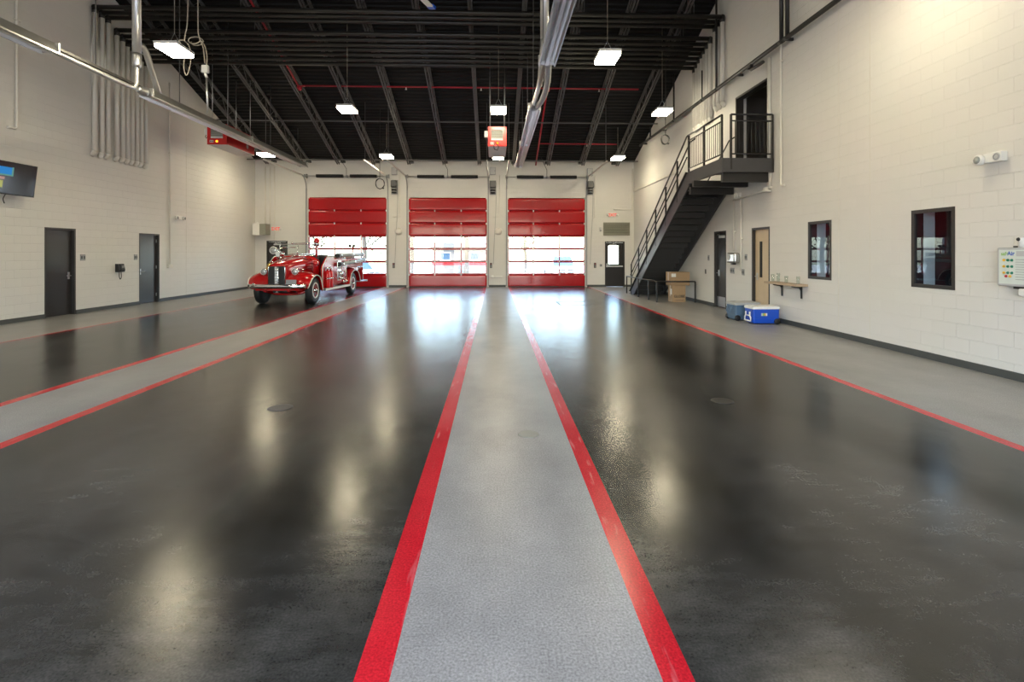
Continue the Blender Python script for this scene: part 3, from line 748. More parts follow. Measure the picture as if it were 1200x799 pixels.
for i, (x, y, z, lab) in enumerate(LAMPS):
    if i == 0: o = l0; o.location = (x, y, z); o['label'] = lab
    else: o = dup(l0, (x, y, z), lab)
    part(o, 'hanging_cable', MB().cyl((0, 0, .36), (0, 0, deck(y) + .02 - z), .008, 6), M['cord'])

# hanging cords: two beside the large lamp, coils by the far wall and the staircase wall
Yc = 12.7
t = thing('hanging_extension_lead', 'beige hanging cord with a coil and a box connector at its end', 'cord', tuple(at(230, 0, Yc)))
o0 = t.location.copy(); A = lambda x, y: at(x, y, Yc) - o0
top = A(232, 0); top.z = deck(Yc) + .02 - o0.z
part(t, 'cable', MB().tube(curve_pts([top, A(232, 20), A(233, 42), A(238, 56), A(240, 74)]), .013, 8), M['cord'])
loop = [A(233, 43) + Vector((.0, .02, 0))] + [A(227 + 8*math.cos(a), 46 + 4.6*math.sin(a)) + Vector((0, .01*k, 0)) for k, a in enumerate([.2 + .55*j for j in range(18)])]
part(t, 'coil', MB().tube(loop, .012, 8), M['cord'])
part(t, 'second_strand', MB().tube(curve_pts([A(234, 46), A(240, 54), A(242.5, 66), A(242, 76)]), .012, 8), M['cord'])
c = A(240.5, 81); part(t, 'connector_box', MB().box(c.x-.085, c.x+.085, -.05, .05, c.z-.10, c.z+.10, .03), M['lgrey'])
c2 = A(242, 91); part(t, 'plug', MB().cyl(c - Vector((0, 0, .09)), c2, .03, 10), M['white_plastic'])
c3 = A(245.5, 120); part(t, 'lower_conduit', MB().cyl(c2, Vector((c2.x + .03, 0, c3.z - .25)), .022, 8), M['galv'])
t = thing('hanging_extension_lead', 'beige hanging cord with a long drooping loop next to the large lamp', 'cord', tuple(at(216, 0, 12.5)))
o1 = t.location.copy(); B = lambda x, y: at(x, y, 12.5) - o1
top = B(221, 0); top.z = deck(12.5) + .02 - o1.z
part(t, 'cable', MB().tube(curve_pts([top, B(220, 14), B(217, 40), B(216, 48)]), .013, 8), M['cord'])
part(t, 'long_loop', MB().tube(curve_pts([B(216, 48), B(222, 55), B(223.5, 72), B(219, 88), B(215.5, 80), B(216, 58), B(210, 48), B(216, 47)]), .012, 8), M['cord'])
for nm, px, py, Y, lab, r in (('cord_coil', 445, 215, 20.3, 'black coiled cord hanging in front of the far wall beside the first red door', .20), ('cord_coil', 780, 163, 16.43, 'black coiled cord hanging beside the staircase wall under a ceiling light', .15)):
    p = at(px, py, Y); t = thing(nm, lab, 'cord', tuple(p))
    pts = [(r*(1 + .05*math.sin(3.3*a))*math.cos(a)*.85, .012*a/3, r*(1 + .05*math.cos(2.7*a))*math.sin(a)) for a in [2*PI*k/22 for k in range(22*4)]]
    part(t, 'coil', MB().tube(pts, .012, 6), M['black_cord'])
    part(t, 'drop_cable', MB().tube([(0, .01, r*.95), (0, .01, r+.4), (.01, .01, deck(Y)+.02-p.z)], .011, 6), M['black_cord'])
    part(t, 'plug', MB().cyl((r*.55, .02, -r*.8), (r*.75, .02, -r*1.0), .03, 8), M['black_cord'])

# ceiling fan (its hub is above the picture)
hub = Vector((-2.55, 9.55, 7.5))
t = thing('ceiling_fan', 'large slow ceiling fan, one pale blade with a blue tip dipping into view', 'ceiling fan', tuple(hub))
part(t, 'motor', MB().lathe([(.02,-.18),(.22,-.16),(.28,-.05),(.28,.08),(.18,.2),(.05,.24)]), M['white_plastic'])
part(t, 'down_rod', MB().cyl((0,0,.2), (0,0,deck(hub.y)-7.48), .04, 12), M['white_plastic'])
tip = at(507, 12, 12.4) - hub; a0 = math.atan2(tip.y, tip.x); R = math.hypot(tip.x, tip.y)
for k in range(6):
    a = a0 + k * PI / 3; rot = Matrix.Rotation(a, 3, 'Z')
    bl = part(t, 'blade', MB().obox(rot @ Vector((R/2 + .05, 0, 0)), (R - .35, .15, .035), rot @ Matrix.Rotation(.15, 3, 'X')), M['white_plastic'])
    part(bl, 'blade_tip', MB().obox(rot @ Vector((R - .06, 0, .015)), (.14, .17, .07), rot @ Matrix.Rotation(.15, 3, 'X')), M['blue'], 'blue tip')

# ================================================================== STAIRCASE
SX0, SX1 = 5.40, 6.56            # outer and wall-side edges
LZ, LY0, LY1 = 3.83, 11.9, 14.0  # landing
FY = 19.95                        # foot
t = thing('steel_staircase', 'black steel staircase with a railed landing running up along the wall to a dark doorway', 'staircase', (0, 0, 0))
run, rise = FY - LY1, LZ
sl = rise / run
NT = 21
def sideprism(mb, poly, x0, x1): return mb.prism(poly, lambda u, v, w: (w, u, v), x0, x1)
for x0, x1, lab in ((SX0 - .04, SX0, None), (SX1 - .04, SX1, None)):
    st = [(LY1 - .02, LZ + .02), (LY1 + .12, LZ + .02), (FY + .16, .10), (FY + .16, .0), (FY - .30, .0), (LY1 - .02, LZ - .36)]
    mb = MB(); sideprism(mb, st, x0, x1)
    s_ = part(t, 'stringer', mb, M['dgrey'], lab)
    # flanges of the channel
    for off in (0, -.34):
        pass
# outer channel flanges
mb = MB(); d = Vector((0, run, -rise)).normalized()
sideprism(mb, [(LY1+.12, LZ+.035), (FY+.16, .115), (FY+.16, .10), (LY1+.12, LZ+.02)], SX0 - .09, SX0)
part(t, 'stringer_flange', mb, M['dgrey'])
for k in range(NT - 1):
    y1 = FY - k * run / NT; z = (k + 1) * rise / NT
    y0 = y1 - run / NT
    mb = MB()
    mb.box(SX0, SX1 - .04, y0 - .03, y1, z - .045, z)                       # pan
    mb.box(SX0, SX1 - .04, y1 - .012, y1, z - rise/NT - .0, z - .045)      # closed riser
    part(t, 'tread', mb, M['black_metal'])
# landing
part(t, 'landing_deck', MB().box(SX0, XR - .01, LY0, LY1, LZ - .06, LZ), M['dgrey'])
part(t, 'landing_fascia', MB().box(SX0 - .06, XR - .02, LY0 - .03, LY0 + .01, LZ - .31, LZ + .02, .004), M['dgrey'])
part(t, 'landing_fascia', MB().box(SX0 - .06, SX0, LY0 + .01, LY1 + .05, LZ - .31, LZ + .02, .004), M['dgrey'])
part(t, 'landing_beam', MB().box(SX0 + .02, XR - .02, LY0 + .10, LY0 + .22, LZ - .52, LZ - .06), M['black_metal'])
part(t, 'landing_beam', MB().box(SX0 - .25, XR - .02, LY1 - .9, LY1 - .78, LZ - .50, LZ - .34), M['black_metal'])
part(t, 'landing_beam', MB().box(SX0 - .02, XR - .02, LY1 - .1, LY1 + .02, LZ - .60, LZ - .40), M['black_metal'])
def guard(p, q, nb, posts, name='guard_panel', balusters=True, H=1.05):
    """railing between floor points p and q (equal or sloping heights)"""
    p, q = Vector(p), Vector(q)
    g = None
    Z = Vector((0, 0, 1))
    mb = MB().tube([p + Z*H, q + Z*H], .024, 8)
    g = part(t, name, mb, M['black_metal'])
    part(g, 'middle_rail', MB().tube([p + Z*(H-.15), q + Z*(H-.15)], .018, 8), M['black_metal'])
    if balusters: part(g, 'bottom_rail', MB().tube([p + Z*.12, q + Z*.12], .018, 8), M['black_metal'])
    for k in range(posts):
        c = p.lerp(q, k / (posts - 1)); part(g, 'post', MB().box(c.x-.022, c.x+.022, c.y-.022, c.y+.022, c.z-.25, c.z+H), M['black_metal'])
    if balusters:
        for k in range(nb):
            c = p.lerp(q, (k + 1) / (nb + 1)); part(g, 'baluster', MB().cyl(c + Z*.12, c + Z*(H-.15), .008, 6), M['black_metal'])
gx = SX0 - .03
guard((SX0 + .16, LY0 - .01, LZ), (XR - .05, LY0 - .01, LZ), 9, 2)
guard((gx, LY0 + .05, LZ), (gx, LY1 + .02, LZ), 17, 3)
# raked stair rail, three parallel bars and a few posts
Z = Vector((0, 0, 1)); a = Vector((gx, LY1 + .05, LZ)); b = Vector((gx, FY + .10, .12))
r0 = part(t, 'stair_rail', MB().tube([a + Z*1.05, a + Vector((0, .12, 1.03)), b + Z*1.02], .024, 8), M['black_metal'])
part(r0, 'middle_rail', MB().tube([a + Z*.52 + Vector((0,.1,-.06)), b + Z*.46], .018, 8), M['black_metal'])
part(r0, 'hand_rail', MB().tube([a + Vector((.09, -.25, .90)), a + Vector((.09, .1, .88)), b + Vector((.09, 0, .84)), b + Vector((.09, .2, .72)), b + Vector((.03, .2, .60))], .020, 8), M['black_metal'])
for k in range(6):
    c = a.lerp(b, (k + .85) / 5.9); part(r0, 'post', MB().box(c.x-.022, c.x+.022, c.y-.022, c.y+.022, c.z-.2, c.z+1.02), M['black_metal'])
# wall-side rail
a2 = Vector((SX1 - .06, LY1 - .3, LZ)); b2 = Vector((SX1 - .06, FY, .0))
part(t, 'wall_handrail', MB().tube([a2 + Z*.92, a2 + Vector((0, .3, .9)), b2 + Z*.9], .020, 8), M['black_metal'])
part(t, 'foot_plate', MB().box(SX0 - .09, SX0 + .06, FY - .16, FY + .18, 0, .015), M['dgrey'])

# low guard rail round the space under the stairs
gt = thing('low_guard_rail', 'low black guard rail on thin legs around the space under the stairs', 'guard rail', (0, 0, 0))
P0, P1, P2 = Vector((5.26, 20.28, 0)), Vector((5.27, 16.50, 0)), Vector((6.50, 16.42, 0)); H = .68
part(gt, 'top_rail', MB().tube([P0 + Z*H, P1 + Z*H, P2 + Z*H], .024, 8), M['black_metal'])
for f, (p, q) in ((0, (P0, P1)), (.43, (P0, P1)), (.76, (P0, P1)), (1, (P0, P1)), (1, (P1, P2))):
    c = p.lerp(q, f); part(gt, 'leg', MB().box(c.x-.02, c.x+.02, c.y-.02, c.y+.02, 0, H), M['black_metal'])

# ------------------------------------------------------------------ cardboard boxes behind the rail
def carton(x, y, z, w, d, h, lab, txt=None, big=False):
    t = thing('cardboard_box', lab, 'box', (x, y, z), 0, 'cardboard boxes stacked under the stairs')
    part(t, 'carton', MB().box(0, w, 0, d, 0, h, .006), M['card'])
    part(t, 'flap_seam', MB().box(.01, w-.01, d/2-.004, d/2+.004, h-.001, h+.003), M['ink'])
    part(t, 'packing_tape', MB().box(-.003, w*.0+.001, d/2-.04, d/2+.04, h*.35, h-.004), M['tape'])
    part(t, 'top_tape', MB().box(.02, w-.02, d/2-.03, d/2+.03, h+.0032, h+.0045), M['tape'])
    part(t, 'paper_label', MB().box(*((.02, .17, -.004, .001, h-.16, h-.05) if big else (-.004, .001, .05, .17, h*.45, h*.8))), M['label'])
    if txt:
        part(t, 'printed_word', text_mb(txt, .115, lambda u, v: (w*.53 + u, -.002, h*.35 + v)), M['ink'])
        part(t, 'printed_line', MB().box(w*.22, w*.85, -.0025, .001, h*.10, h*.12), M['ink'])
carton(5.80, 16.56, 0, .44, .42, .54, 'lower cardboard box with a black printed word, under the stairs', 'GLOBE')
carton(5.74, 16.54, .5455, .63, .48, .44, 'upper cardboard box, wider and plain, on top of the box with a printed word', None, True)

# ------------------------------------------------------------------ picnic coolers
def cooler(loc, w, d, h, body, lid, lab, rz, logo, frontwheels):
    t = thing('picnic_cooler', lab, 'cooler', loc, rz)
    def ring(z, g, r=.04):
        x0, x1, y0, y1 = -w/2 - g, w/2 + g, -d/2 - g, d/2 + g
        out = []
        for cx, cy, a0 in ((x1-r, y1-r, 0), (x0+r, y1-r, PI/2), (x0+r, y0+r, PI), (x1-r, y0+r, 3*PI/2)):
            for k in range(5):
                a = a0 + k * PI/8; out.append((cx + r*math.cos(a), cy + r*math.sin(a), z))
        return out
    part(t, 'body', MB().loft([ring(.02, -.035), ring(.04, -.022), ring(h*.35, -.012), ring(h*.36, -.004), ring(h - .004, .0)], smooth=False), body)
    part(t, 'lid', MB().loft([ring(h - .003, .006), ring(h + .005, .014), ring(h + .045, .012), ring(h + .062, -.008), ring(h + .066, -.04)], smooth=False), lid)
    for sx in (-w*.32, w*.32):
        part(t, 'lid_hinge', MB().box(sx-.03, sx+.03, -.03, .03, h+.064, h+.085, .008), lid)
    for sy in (-1, 1):
        wx = (w/2 - .06) if not frontwheels else -w/2 + .055
        part(t, 'wheel', MB().lathe([(.02,-.022),(.062,-.022),(.068,-.014),(.068,.014),(.062,.022),(.02,.022)], (wx, sy*(d/2 - .012), .066), 'y', 22), M['black'])
    # pull handle: white loop folded down on the end
    X = -w/2 - .022
    hp = [(X, -.09, h*.80), (X, -.09, h*.55), (X, -.13, h*.42), (X, -.13, .07), (X, .13, .07), (X, .13, h*.42), (X, .09, h*.55), (X, .09, h*.80)]
    if not frontwheels:
        part(t, 'pull_handle', MB().tube(hp, .017, 8), M['white_plastic'], 'white loop handle')
        part(t, 'handle_bar', MB().tube([(X, -.10, h*.55), (X, .10, h*.55)], .014, 8), M['white_plastic'])
    else:
        part(t, 'side_handle', MB().tube([(X, -.10, h*.92), (X-.03, -.10, h*.55), (X-.03, .10, h*.55), (X, .10, h*.92)], .016, 8), body)
    if logo:
        for k, (c, ww) in enumerate((('lgrey', .035), ('greenlogo', .03), ('yellow', .03), ('label', .03))):
            part(t, 'sticker', MB().box(-w*.20 + k*.036, -w*.20 + k*.036 + ww, -d/2 - .004, -d/2 + .02, h*.56, h*.74), M[c])
cooler((6.12, 11.55, 0), .62, .40, .345, M['blue'], M['white_plastic'], 'bright blue cooler with white lid and white pull handle, in front of the grey one', .02, True, False)
cooler((6.02, 12.24, 0), .62, .46, .37, M['slate'], M['greylid'], 'slate blue cooler with grey lid standing behind the bright blue cooler', .05, False, True)

# ------------------------------------------------------------------ wall shelf with glasses
t = thing('wall_shelf', 'wooden wall shelf on two black brackets beside the blond wooden door', 'shelf', (XR, 11.2, .90))
part(t, 'shelf_board', MB().box(-.27, .002, -.62, .66, .0, .05, .006), M['shelf_wood'])
for yy in (.34, -.40):
    part(t, 'bracket', MB().prism([(0.001, 0), (-.22, 0), (-.22, -.025), (-.05, -.05), (-.028, -.10), (-.022, -.27), (0.001, -.27)], lambda u, v, w: (u, w, v), yy - .02, yy + .02), M['black_metal'])
def tumbler(y, dx, h, lab):
    t = solo('drinking_glass', MB().lathe([(.001, 0), (.03, 0), (.036, h), (.033, h), (.028, .01), (.001, .01)], n=18), M['glass'], lab, 'glass', (XR - .13 + dx, y, .9505), 'clear glasses on the wall shelf')
tumbler(11.72, 0, .17, 'tall clear glass on the wall shelf, at the end by the wooden door')
tumbler(11.52, .02, .20, 'tallest clear glass on the wall shelf, second from the wooden door')
tumbler(11.15, -.01, .15, 'clear glass standing at the middle of the wall shelf')
tumbler(10.72, .0, .16, 'clear glass on the wall shelf, at the end by the small window')

# ------------------------------------------------------------------ fittings of the right wall
def conduit(name, pts, r, lab, m='white', cat='conduit', feet=()):
    o = Vector(pts[-1])
    t = thing(name, lab, cat, tuple(o))
    part(t, 'pipe_run', MB().tube([Vector(p) - o for p in pts], r, 10), M[m])
    for i in feet:
        c = Vector(pts[i]) - o
        part(t, 'pipe_strap', MB().box(c.x - .02, c.x + .05, c.y - r - .03, c.y + r + .03, c.z - .02, c.z + .02), M[m])
    return t
xw = XR - .045
conduit('wall_conduit', [(xw, 11.53, 9.9), (xw, 11.53, 6), (xw, 11.53, 3.2), (xw, 11.50, 3.16), (xw, 11.36, 3.15)], .028, 'tall white conduit running up the wall past the landing, ending above the wooden door', feet=(1,))
conduit('wall_conduit', [(xw, 12.03, 6.28), (xw, 12.03, 4.6), (xw, 12.03, 3.18)], .045, 'white pipe dropping from the sprinkler main just before the dark upper doorway', feet=(2,))
solo('pipe_flange', MB().lathe([(.03,-.05),(.12,-.05),(.12,-.02),(.06,0),(.06,.05)], n=18), M['white'], 'round white flange at the lower end of the pipe under the landing', 'pipe flange', (XR - .13, 12.03, 3.12))
conduit('wall_conduit', [(xw, 11.95, 3.5), (xw, 12.0, 3.25), (xw, 12.3, 3.12), (xw, 13.9, 3.06)], .022, 'thin white conduit running level under the landing', feet=(2,))
conduit('wall_conduit', [(xw, 13.44, 3.04), (xw, 13.44, 2), (xw, 13.44, 1.14)], .02, 'white conduit running down to a grey switch box beside the wooden door', feet=(1,))
conduit('wall_conduit', [(xw, 13.85, 3.04), (xw, 13.85, 2.2), (xw, 13.85, 1.64)], .016, 'thin white conduit running down to the silver dispenser', feet=(1,))
t = thing('wall_horn', 'white round horn and strobe on the wall under the landing', 'alarm', (XR, 13.6, 3.16))
part(t, 'back_plate', MB().box(-.05, .002, -.10, .10, -.07, .07, .01), M['white_plastic'])
part(t, 'horn', MB().lathe([(.04,-.06),(.085,-.10),(.09,-.12),(.02,-.12)], (0,0,0), 'x', 18), M['white_plastic'])
t = thing('wall_dispenser', 'silver rounded dispenser on the wall between the dark door and the wooden door', 'dispenser', (XR, 13.82, 1.48))
part(t, 'cover', MB().box(-.16, .002, -.24, .24, -.14, .14, .05, 4), M['steel'])
part(t, 'outlet', MB().box(-.12, -.02, -.06, .06, -.19, -.14, .01), M['dgrey'])
part(t, 'front_dial', MB().lathe([(.09,-.17),(.10,-.155)], (0,.1,.02), 'x', 18), M['lgrey'])
def plate(y, z, w, h, lab, m='grey', name='wall_switch', side=1, n=2):
    X = XR if side > 0 else XL
    t = thing(name, lab, 'switch', (X, y, z))
    part(t, 'plate', MB().box(*sorted((-.012*side, .001*side)), -w/2, w/2, -h/2, h/2, .003), M[m])
    for k in range(n):
        yy = -w/2 + w*(k+.5)/n; part(t, 'toggle', MB().box(*sorted((-.022*side, -.011*side)), yy-.016, yy+.016, -h*.22, h*.22, .003), M['dgrey'])
plate(14.02, 1.12, .24, .16, 'wide grey switch plate under the silver dispenser', n=3)
plate(13.40, 1.10, .13, .16, 'grey switch box at the foot of a white conduit by the wooden door')
plate(13.24, 1.50, .12, .16, 'grey switch plate at head height by the wooden door')
plate(15.83, 1.03, .08, .14, 'small dark switch beside the dark door by the stairs', 'dgrey', n=1)
plate(15.60, 1.46, .11, .17, 'grey card reader beside the dark door by the stairs', 'grey', 'card_reader', n=1)
plate(14.17, 1.49, .17, .17, 'grey switch plate beside the dark door nearest the television', 'grey', side=-1)
plate(16.20, 1.48, .14, .17, 'grey switch plate beside the dark door farther from the television', 'grey', side=-1)

def emergency_light(loc, lab, side):
    t = thing('emergency_light', lab, 'emergency light', loc)
    s = side
    part(t, 'battery_case', MB().box(*sorted((-.09*s, .001*s)), -.125, .125, -.065, .065, .012), M['white_plastic'])
    for sy in (-.21, .0) if s > 0 else (-.21, .21):
        yy = .16 if (s > 0 and sy == -.21) else sy
        if s > 0 and sy == .0:
            part(t, 'lamp_head', MB().lathe([(.001, -.09), (.05, -.093), (.055, -.088)], (0, -.06, 0), 'x', 18), M['lgrey'])
            part(t, 'grille_ring', MB().torus((-.092, -.06, 0), .035, .006, 'x', 16, 6), M['grey'])
        else:
            part(t, 'lamp_head', MB().lathe([(.02, .06*s*-1), (.065, .06*s*-1), (.07, .13*s*-1), (.055, .14*s*-1), (.001, .14*s*-1)], (0, yy, -.01), 'x', 18), M['white_plastic'])
            part(t, 'lamp_lens', MB().lathe([(.05, -.141*s), (.001, -.146*s)], (0, yy, -.01), 'x', 18), M['lens'])
emergency_light((XR, 6.50, 2.87), 'white emergency light high on the wall with the windows', 1)
emergency_light((XL, 18.3, 2.84), 'white two-headed emergency light on the wall behind the fire truck', -1)

# gas alarm panel with its beacon and horn
t = thing('alarm_panel', 'pale grey gas alarm panel with rows of coloured lamps at the end of the wall', 'alarm panel', (XR, 6.15, 1.44))
w2, h2 = .27, .245
part(t, 'case', MB().box(-.10, .001, -w2, w2, -h2, h2, .015), M['lgrey'])
part(t, 'face_sheet', MB().box(-.104, -.099, -w2+.03, w2-.03, -h2+.03, h2-.03), M['panel_face'])
pf = lambda u, v: (-.1055, .04 - u, v)      # u runs toward the viewer's right
for k, (zz, cols) in enumerate(((.085, ('yellow', 'green', 'green')), (.005, ('yellow', 'green', 'green')), (-.075, ('yellow', 'green', 'green')), (-.118, ('redlamp', 'yellow')))):
    for q, c in enumerate(cols):
        yy = .175 - q * .05 - (.028 if k == 3 else 0)
        part(t, 'lamp', MB().lathe([(.001, -.118), (.012, -.116), (.018, -.104)], (0, yy, zz), 'x', 14), M[c])
part(t, 'logo_word', text_mb('safe', .062, lambda u, v: (-.1055, .165 - u, .165 + v)), M['greenlogo'])
part(t, 'logo_word', text_mb('Air', .07, lambda u, v: (-.1055, .085 - u, .168 + v)), M['bluelogo'])
part(t, 'title_bar', MB().box(-.106, -.1035, -.23, .02, .135, .20), M['lgrey'])
for k in range(9):
    zz = .09 - k * .031; part(t, 'text_line', MB().box(-.106, -.1035, -.21 + .01*(k % 3), .03 - .0, zz, zz + .006), M['grey'])
bt = part(t, 'beacon_base', MB().cyl((-.06, -.02, h2 - .005), (-.06, -.02, h2 + .12), .045, 16), M['white_plastic'])
part(bt, 'beacon_eye', MB().sphere((-.10, -.005, h2 + .10), .024, 12), M['black'])
part(t, 'mount_tab', MB().box(-.05, .0, .05, .11, h2, h2 + .02), M['black_metal'])
part(t, 'sounder', MB().box(-.10, .0, -.17, .01, -h2 - .12, -h2 - .02, .02, 3), M['white_plastic'])
part(t, 'cable_gland', MB().box(-.08, .0, -.15, .08, -h2 - .03, -h2 + .002), M['black_metal'])

# ------------------------------------------------------------------ left wall
t = thing('wall_television', 'flat television tilted down on the wall, screen lit at one edge', 'television', (XL, 11.72, 3.27), 0)
tl = Matrix.Rotation(math.radians(7), 3, 'Y')
def TV(p): return tl @ Vector(p) + Vector((.33, 0, 0))
mb = MB().obox(TV((0, 0, 0)), (.05, 1.27, .73), tl); part(t, 'cabinet', mb, M['black'])
part(t, 'screen', MB().obox(TV((.0255, 0, .008)), (.004, 1.23, .69), tl), M['screen'])
for c, y0, y1, z0, z1 in (('tvblue', -.40, .02, .08, .24), ('tvgreen', .02, .06, .05, .25), ('tvgreen', -.40, .02, .05, .08), ('tvred', -.40, -.13, -.04, .02), ('tvyellow', -.40, -.16, -.22, -.06)):
    part(t, 'screen_picture', MB().obox(TV((.0282, (y0+y1)/2, (z0+z1)/2)), (.002, y1-y0, z1-z0), tl), M[c])
part(t, 'wall_bracket', MB().box(-.001, .04, -.2, .2, -.2, .2).obox((.16, 0, .02), (.28, .08, .10), Matrix.Identity(3)), M['black_metal'])
part(t, 'loose_cable', MB().tube(curve_pts([(.30, -.05, -.36), (.24, -.04, -.46), (.26, -.03, -.56)]), .009, 6), M['black_cord'])

t = thing('wall_telephone', 'black wall telephone with a looping cord between the two dark doors', 'telephone', (XL, 15.45, 1.17))
part(t, 'body', MB().prism([(-.001,-.12),(.09,-.12),(.11,-.06),(.07,.12),(-.001,.12)], lambda u, v, w: (u, w, v), -.10, .16), M['black'])
part(t, 'handset', MB().tube([(.10,-.07,.10), (.14,-.07,.08), (.145,-.07,-.06), (.11,-.07,-.09)], .026, 8), M['black'])
part(t, 'keypad', MB().obox((.098, .07, .01), (.01, .10, .12), Matrix.Rotation(.22, 3, 'Y')), M['grey'])
part(t, 'cord', MB().tube(curve_pts([(.09,-.06,-.10), (.08,-.04,-.26), (.08,-.0,-.33), (.08,.04,-.26), (.07,.04,-.11)]), .010, 6), M['black_cord'])

xl = XL + .045
conduit('wall_conduit', [(xl, 12.22, 9.9), (xl, 12.22, 7), (xl, 12.22, 4.52), (xl, 12.19, 4.48), (xl, 12.0, 4.48)], .030, 'white conduit high above the television, ending in a bend', feet=(1,))
t = conduit('wall_conduit', [(xl, 17.80, 7.4), (xl, 17.80, 5), (xl, 17.80, 1.22)], .024, 'thin white conduit running down the wall between the fire truck and the dark doors', feet=(1,))
solo('outlet_box', MB().box(-.001, .07, -.09, .13, -.06, .06, .01), M['white'], 'small white outlet box at the foot of the thin conduit behind the fire truck', 'outlet', (XL, 17.80, 1.16))

# ------------------------------------------------------------------ far wall fittings
def exit_sign(x, z, lab):
    t = thing('exit_sign', lab, 'exit sign', (x, YF, z))
    part(t, 'case', MB().box(-.17, .17, -.055, .001, -.11, .11, .01), M['exit_white'])
    part(t, 'exit_letters', text_mb('EXIT', .19, lambda u, v: (u, -.0565, v)), M['exit_red'], 'red letters EXIT')
    for sx in (-.22, .22):
        part(t, 'lamp_head', MB().lathe([(.02, -.03), (.05, -.035), (.055, -.09), (.001, -.10)], (sx, 0, 0), 'y', 14), M['white_plastic'])
        part(t, 'lamp_arm', MB().cyl((sx*.75, -.03, 0), (sx, -.04, 0), .015, 8), M['white_plastic'])
exit_sign(-10.14, 2.72, 'red and white EXIT sign above the door behind the fire truck')
exit_sign(5.56, 3.40, 'red and white EXIT sign above the louver by the stairway foot')
t = thing('wall_louver', 'grey green louvered vent above the glazed door by the stairs', 'louver', (5.76, YF, 2.74))
mb = MB()
for x0, x1, z0, z1 in ((-.63, -.59, -.31, .31), (.59, .63, -.31, .31), (-.59, .59, -.31, -.27), (-.59, .59, .27, .31)): mb.box(x0, x1, -.05, .001, z0, z1)
part(t, 'frame', mb, M['sage'])
part(t, 'backing', MB().box(-.60, .60, -.008, .0005, -.28, .28), M['dgrey'])
for k in range(6):
    part(t, 'blade', MB().obox((0, -.03, -.225 + k*.09), (1.18, .012, .095), Matrix.Rotation(-.65, 3, 'X')), M['sage'])
t = thing('wall_cabinet_heater', 'white box unit with a grey grille mounted high in the far corner', 'heater', (-10.68, YF, 2.68))
part(t, 'case', MB().box(-.30, .02, -.55, -.06, -.27, .27, .015), M['white_plastic'])
part(t, 'grille', MB().box(.018, .30, -.55, -.07, -.25, .25, .01), M['sage'])
part(t, 'wall_mount', MB().box(-.2, .2, -.07, .001, -.15, .15), M['white_plastic'])
part(t, 'top_fitting', MB().sphere((-.17, -.3, .30), .05, 10), M['white_plastic'])
for k, x in enumerate((-10.62, -10.40, -10.20)):
    conduit('wall_conduit', [(x, YF - .04, 5.6), (x, YF - .04, 4), (x, YF - .04, 2.95 if k < 2 else 2.2)], .020 if k else .03, ('white conduit in the far corner, dropping to the white box unit', 'second white conduit in the far corner, beside the first', 'third white conduit of the far corner, next to the EXIT sign')[k])
PIER = [(-4.545, 'first and second red door'), (.115, 'second and third red door'), (4.62, 'third red door and the glazed door')]
for k, (x, w_) in enumerate(PIER):
    xo = x - .14 if k != 1 else x - .21
    t = thing('door_operator', f'dark door motor with hanging chain between {w_}', 'door motor', (xo, YF, 4.68), 0, 'motor units beside the tops of the big doors')
    part(t, 'mount_plate', MB().box(-.15, .15, -.03, .001, -.33, .33), M['grey'])
    part(t, 'gear_case', MB().box(-.13, .13, -.30, -.02, -.02, .28, .02), M['dgrey'])
    part(t, 'motor', MB().lathe([(.06, -.30), (.11, -.28), (.115, -.06), (.08, -.03)], (0, -.16, 0), 'z', 20), M['black'])
    for q in range(2):
        part(t, 'clamp_band', MB().lathe([(.117, -.24 + q*.13), (.124, -.24 + q*.13), (.124, -.20 + q*.13), (.117, -.20 + q*.13)], (0, -.16, 0), 'z', 20), M['steel'])
    part(t, 'chain_wheel', MB().torus((.15, -.16, .10), .11, .014, 'x', 20, 6), M['grey'])
    cb = [(.15, -.05, .1), (.14, -.06, -1.0), (.06, -.06, -2.6), (.02, -.05, -3.6)]
    part(t, 'hand_chain', MB().tube(curve_pts(cb), .010, 5), M['grey'])
    t = thing('control_box', f'grey control box high on the wall between {w_}', 'control box', (xo, YF, 5.42 if k != 1 else 5.45))
    part(t, 'case', MB().box(-.13, .13, -.12, .001, -.18, .18, .012), M['grey'])
    part(t, 'door_panel', MB().box(-.11, .11, -.126, -.119, -.16, .16), M['lgrey'])
    part(t, 'latch', MB().box(.085, .10, -.134, -.125, -.03, .03), M['dgrey'])
    t = thing('push_button_station', f'small dark push-button box at hand height between {w_}', 'push button', (x - (.18, .30, 0)[k] if k != 2 else 4.73, YF, 1.02))
    part(t, 'case', MB().box(-.05, .05, -.07, .001, -.12, .12, .01), M['dgrey'])
    for q in range(3): part(t, 'button', MB().cyl((0, -.069, .07 - q*.07), (0, -.08, .07 - q*.07), .018, 10), M['lgrey' if q else 'redlamp'])
    if k < 2:
        t = thing('wall_sensor', f'white half-round wall lamp on the pier between {w_}', 'wall lamp', (x + .05, YF, 2.62))
        part(t, 'dome', MB().lathe([(.001, -.10), (.10, -.095), (.16, -.04), (.17, .0)], (0, 0, 0), 'y', 22), M['cream'])
        part(t, 'base_ring', MB().torus((0, -.005, 0), .17, .012, 'y', 22, 6), M['white_plastic'])
    conduit('wall_conduit', [(x + .1, YF - .03, 5.25), (x + .1, YF - .03, 3.6), (x + .1, YF - .03, 3.3), (x - .2 if k < 2 else x + .1, YF - .03, 3.28)], .016, f'thin conduit coming down the pier between {w_}', 'cream')
plate_t = thing('wall_switch', 'small switch plate next to the glazed far door', 'switch', (5.02, YF, 1.02))
part(plate_t, 'plate', MB().box(-.06, .06, -.012, .001, -.06, .06, .003), M['grey']); part(plate_t, 'toggle', MB().box(-.015, .015, -.022, -.011, -.025, .025, .003), M['dgrey'])
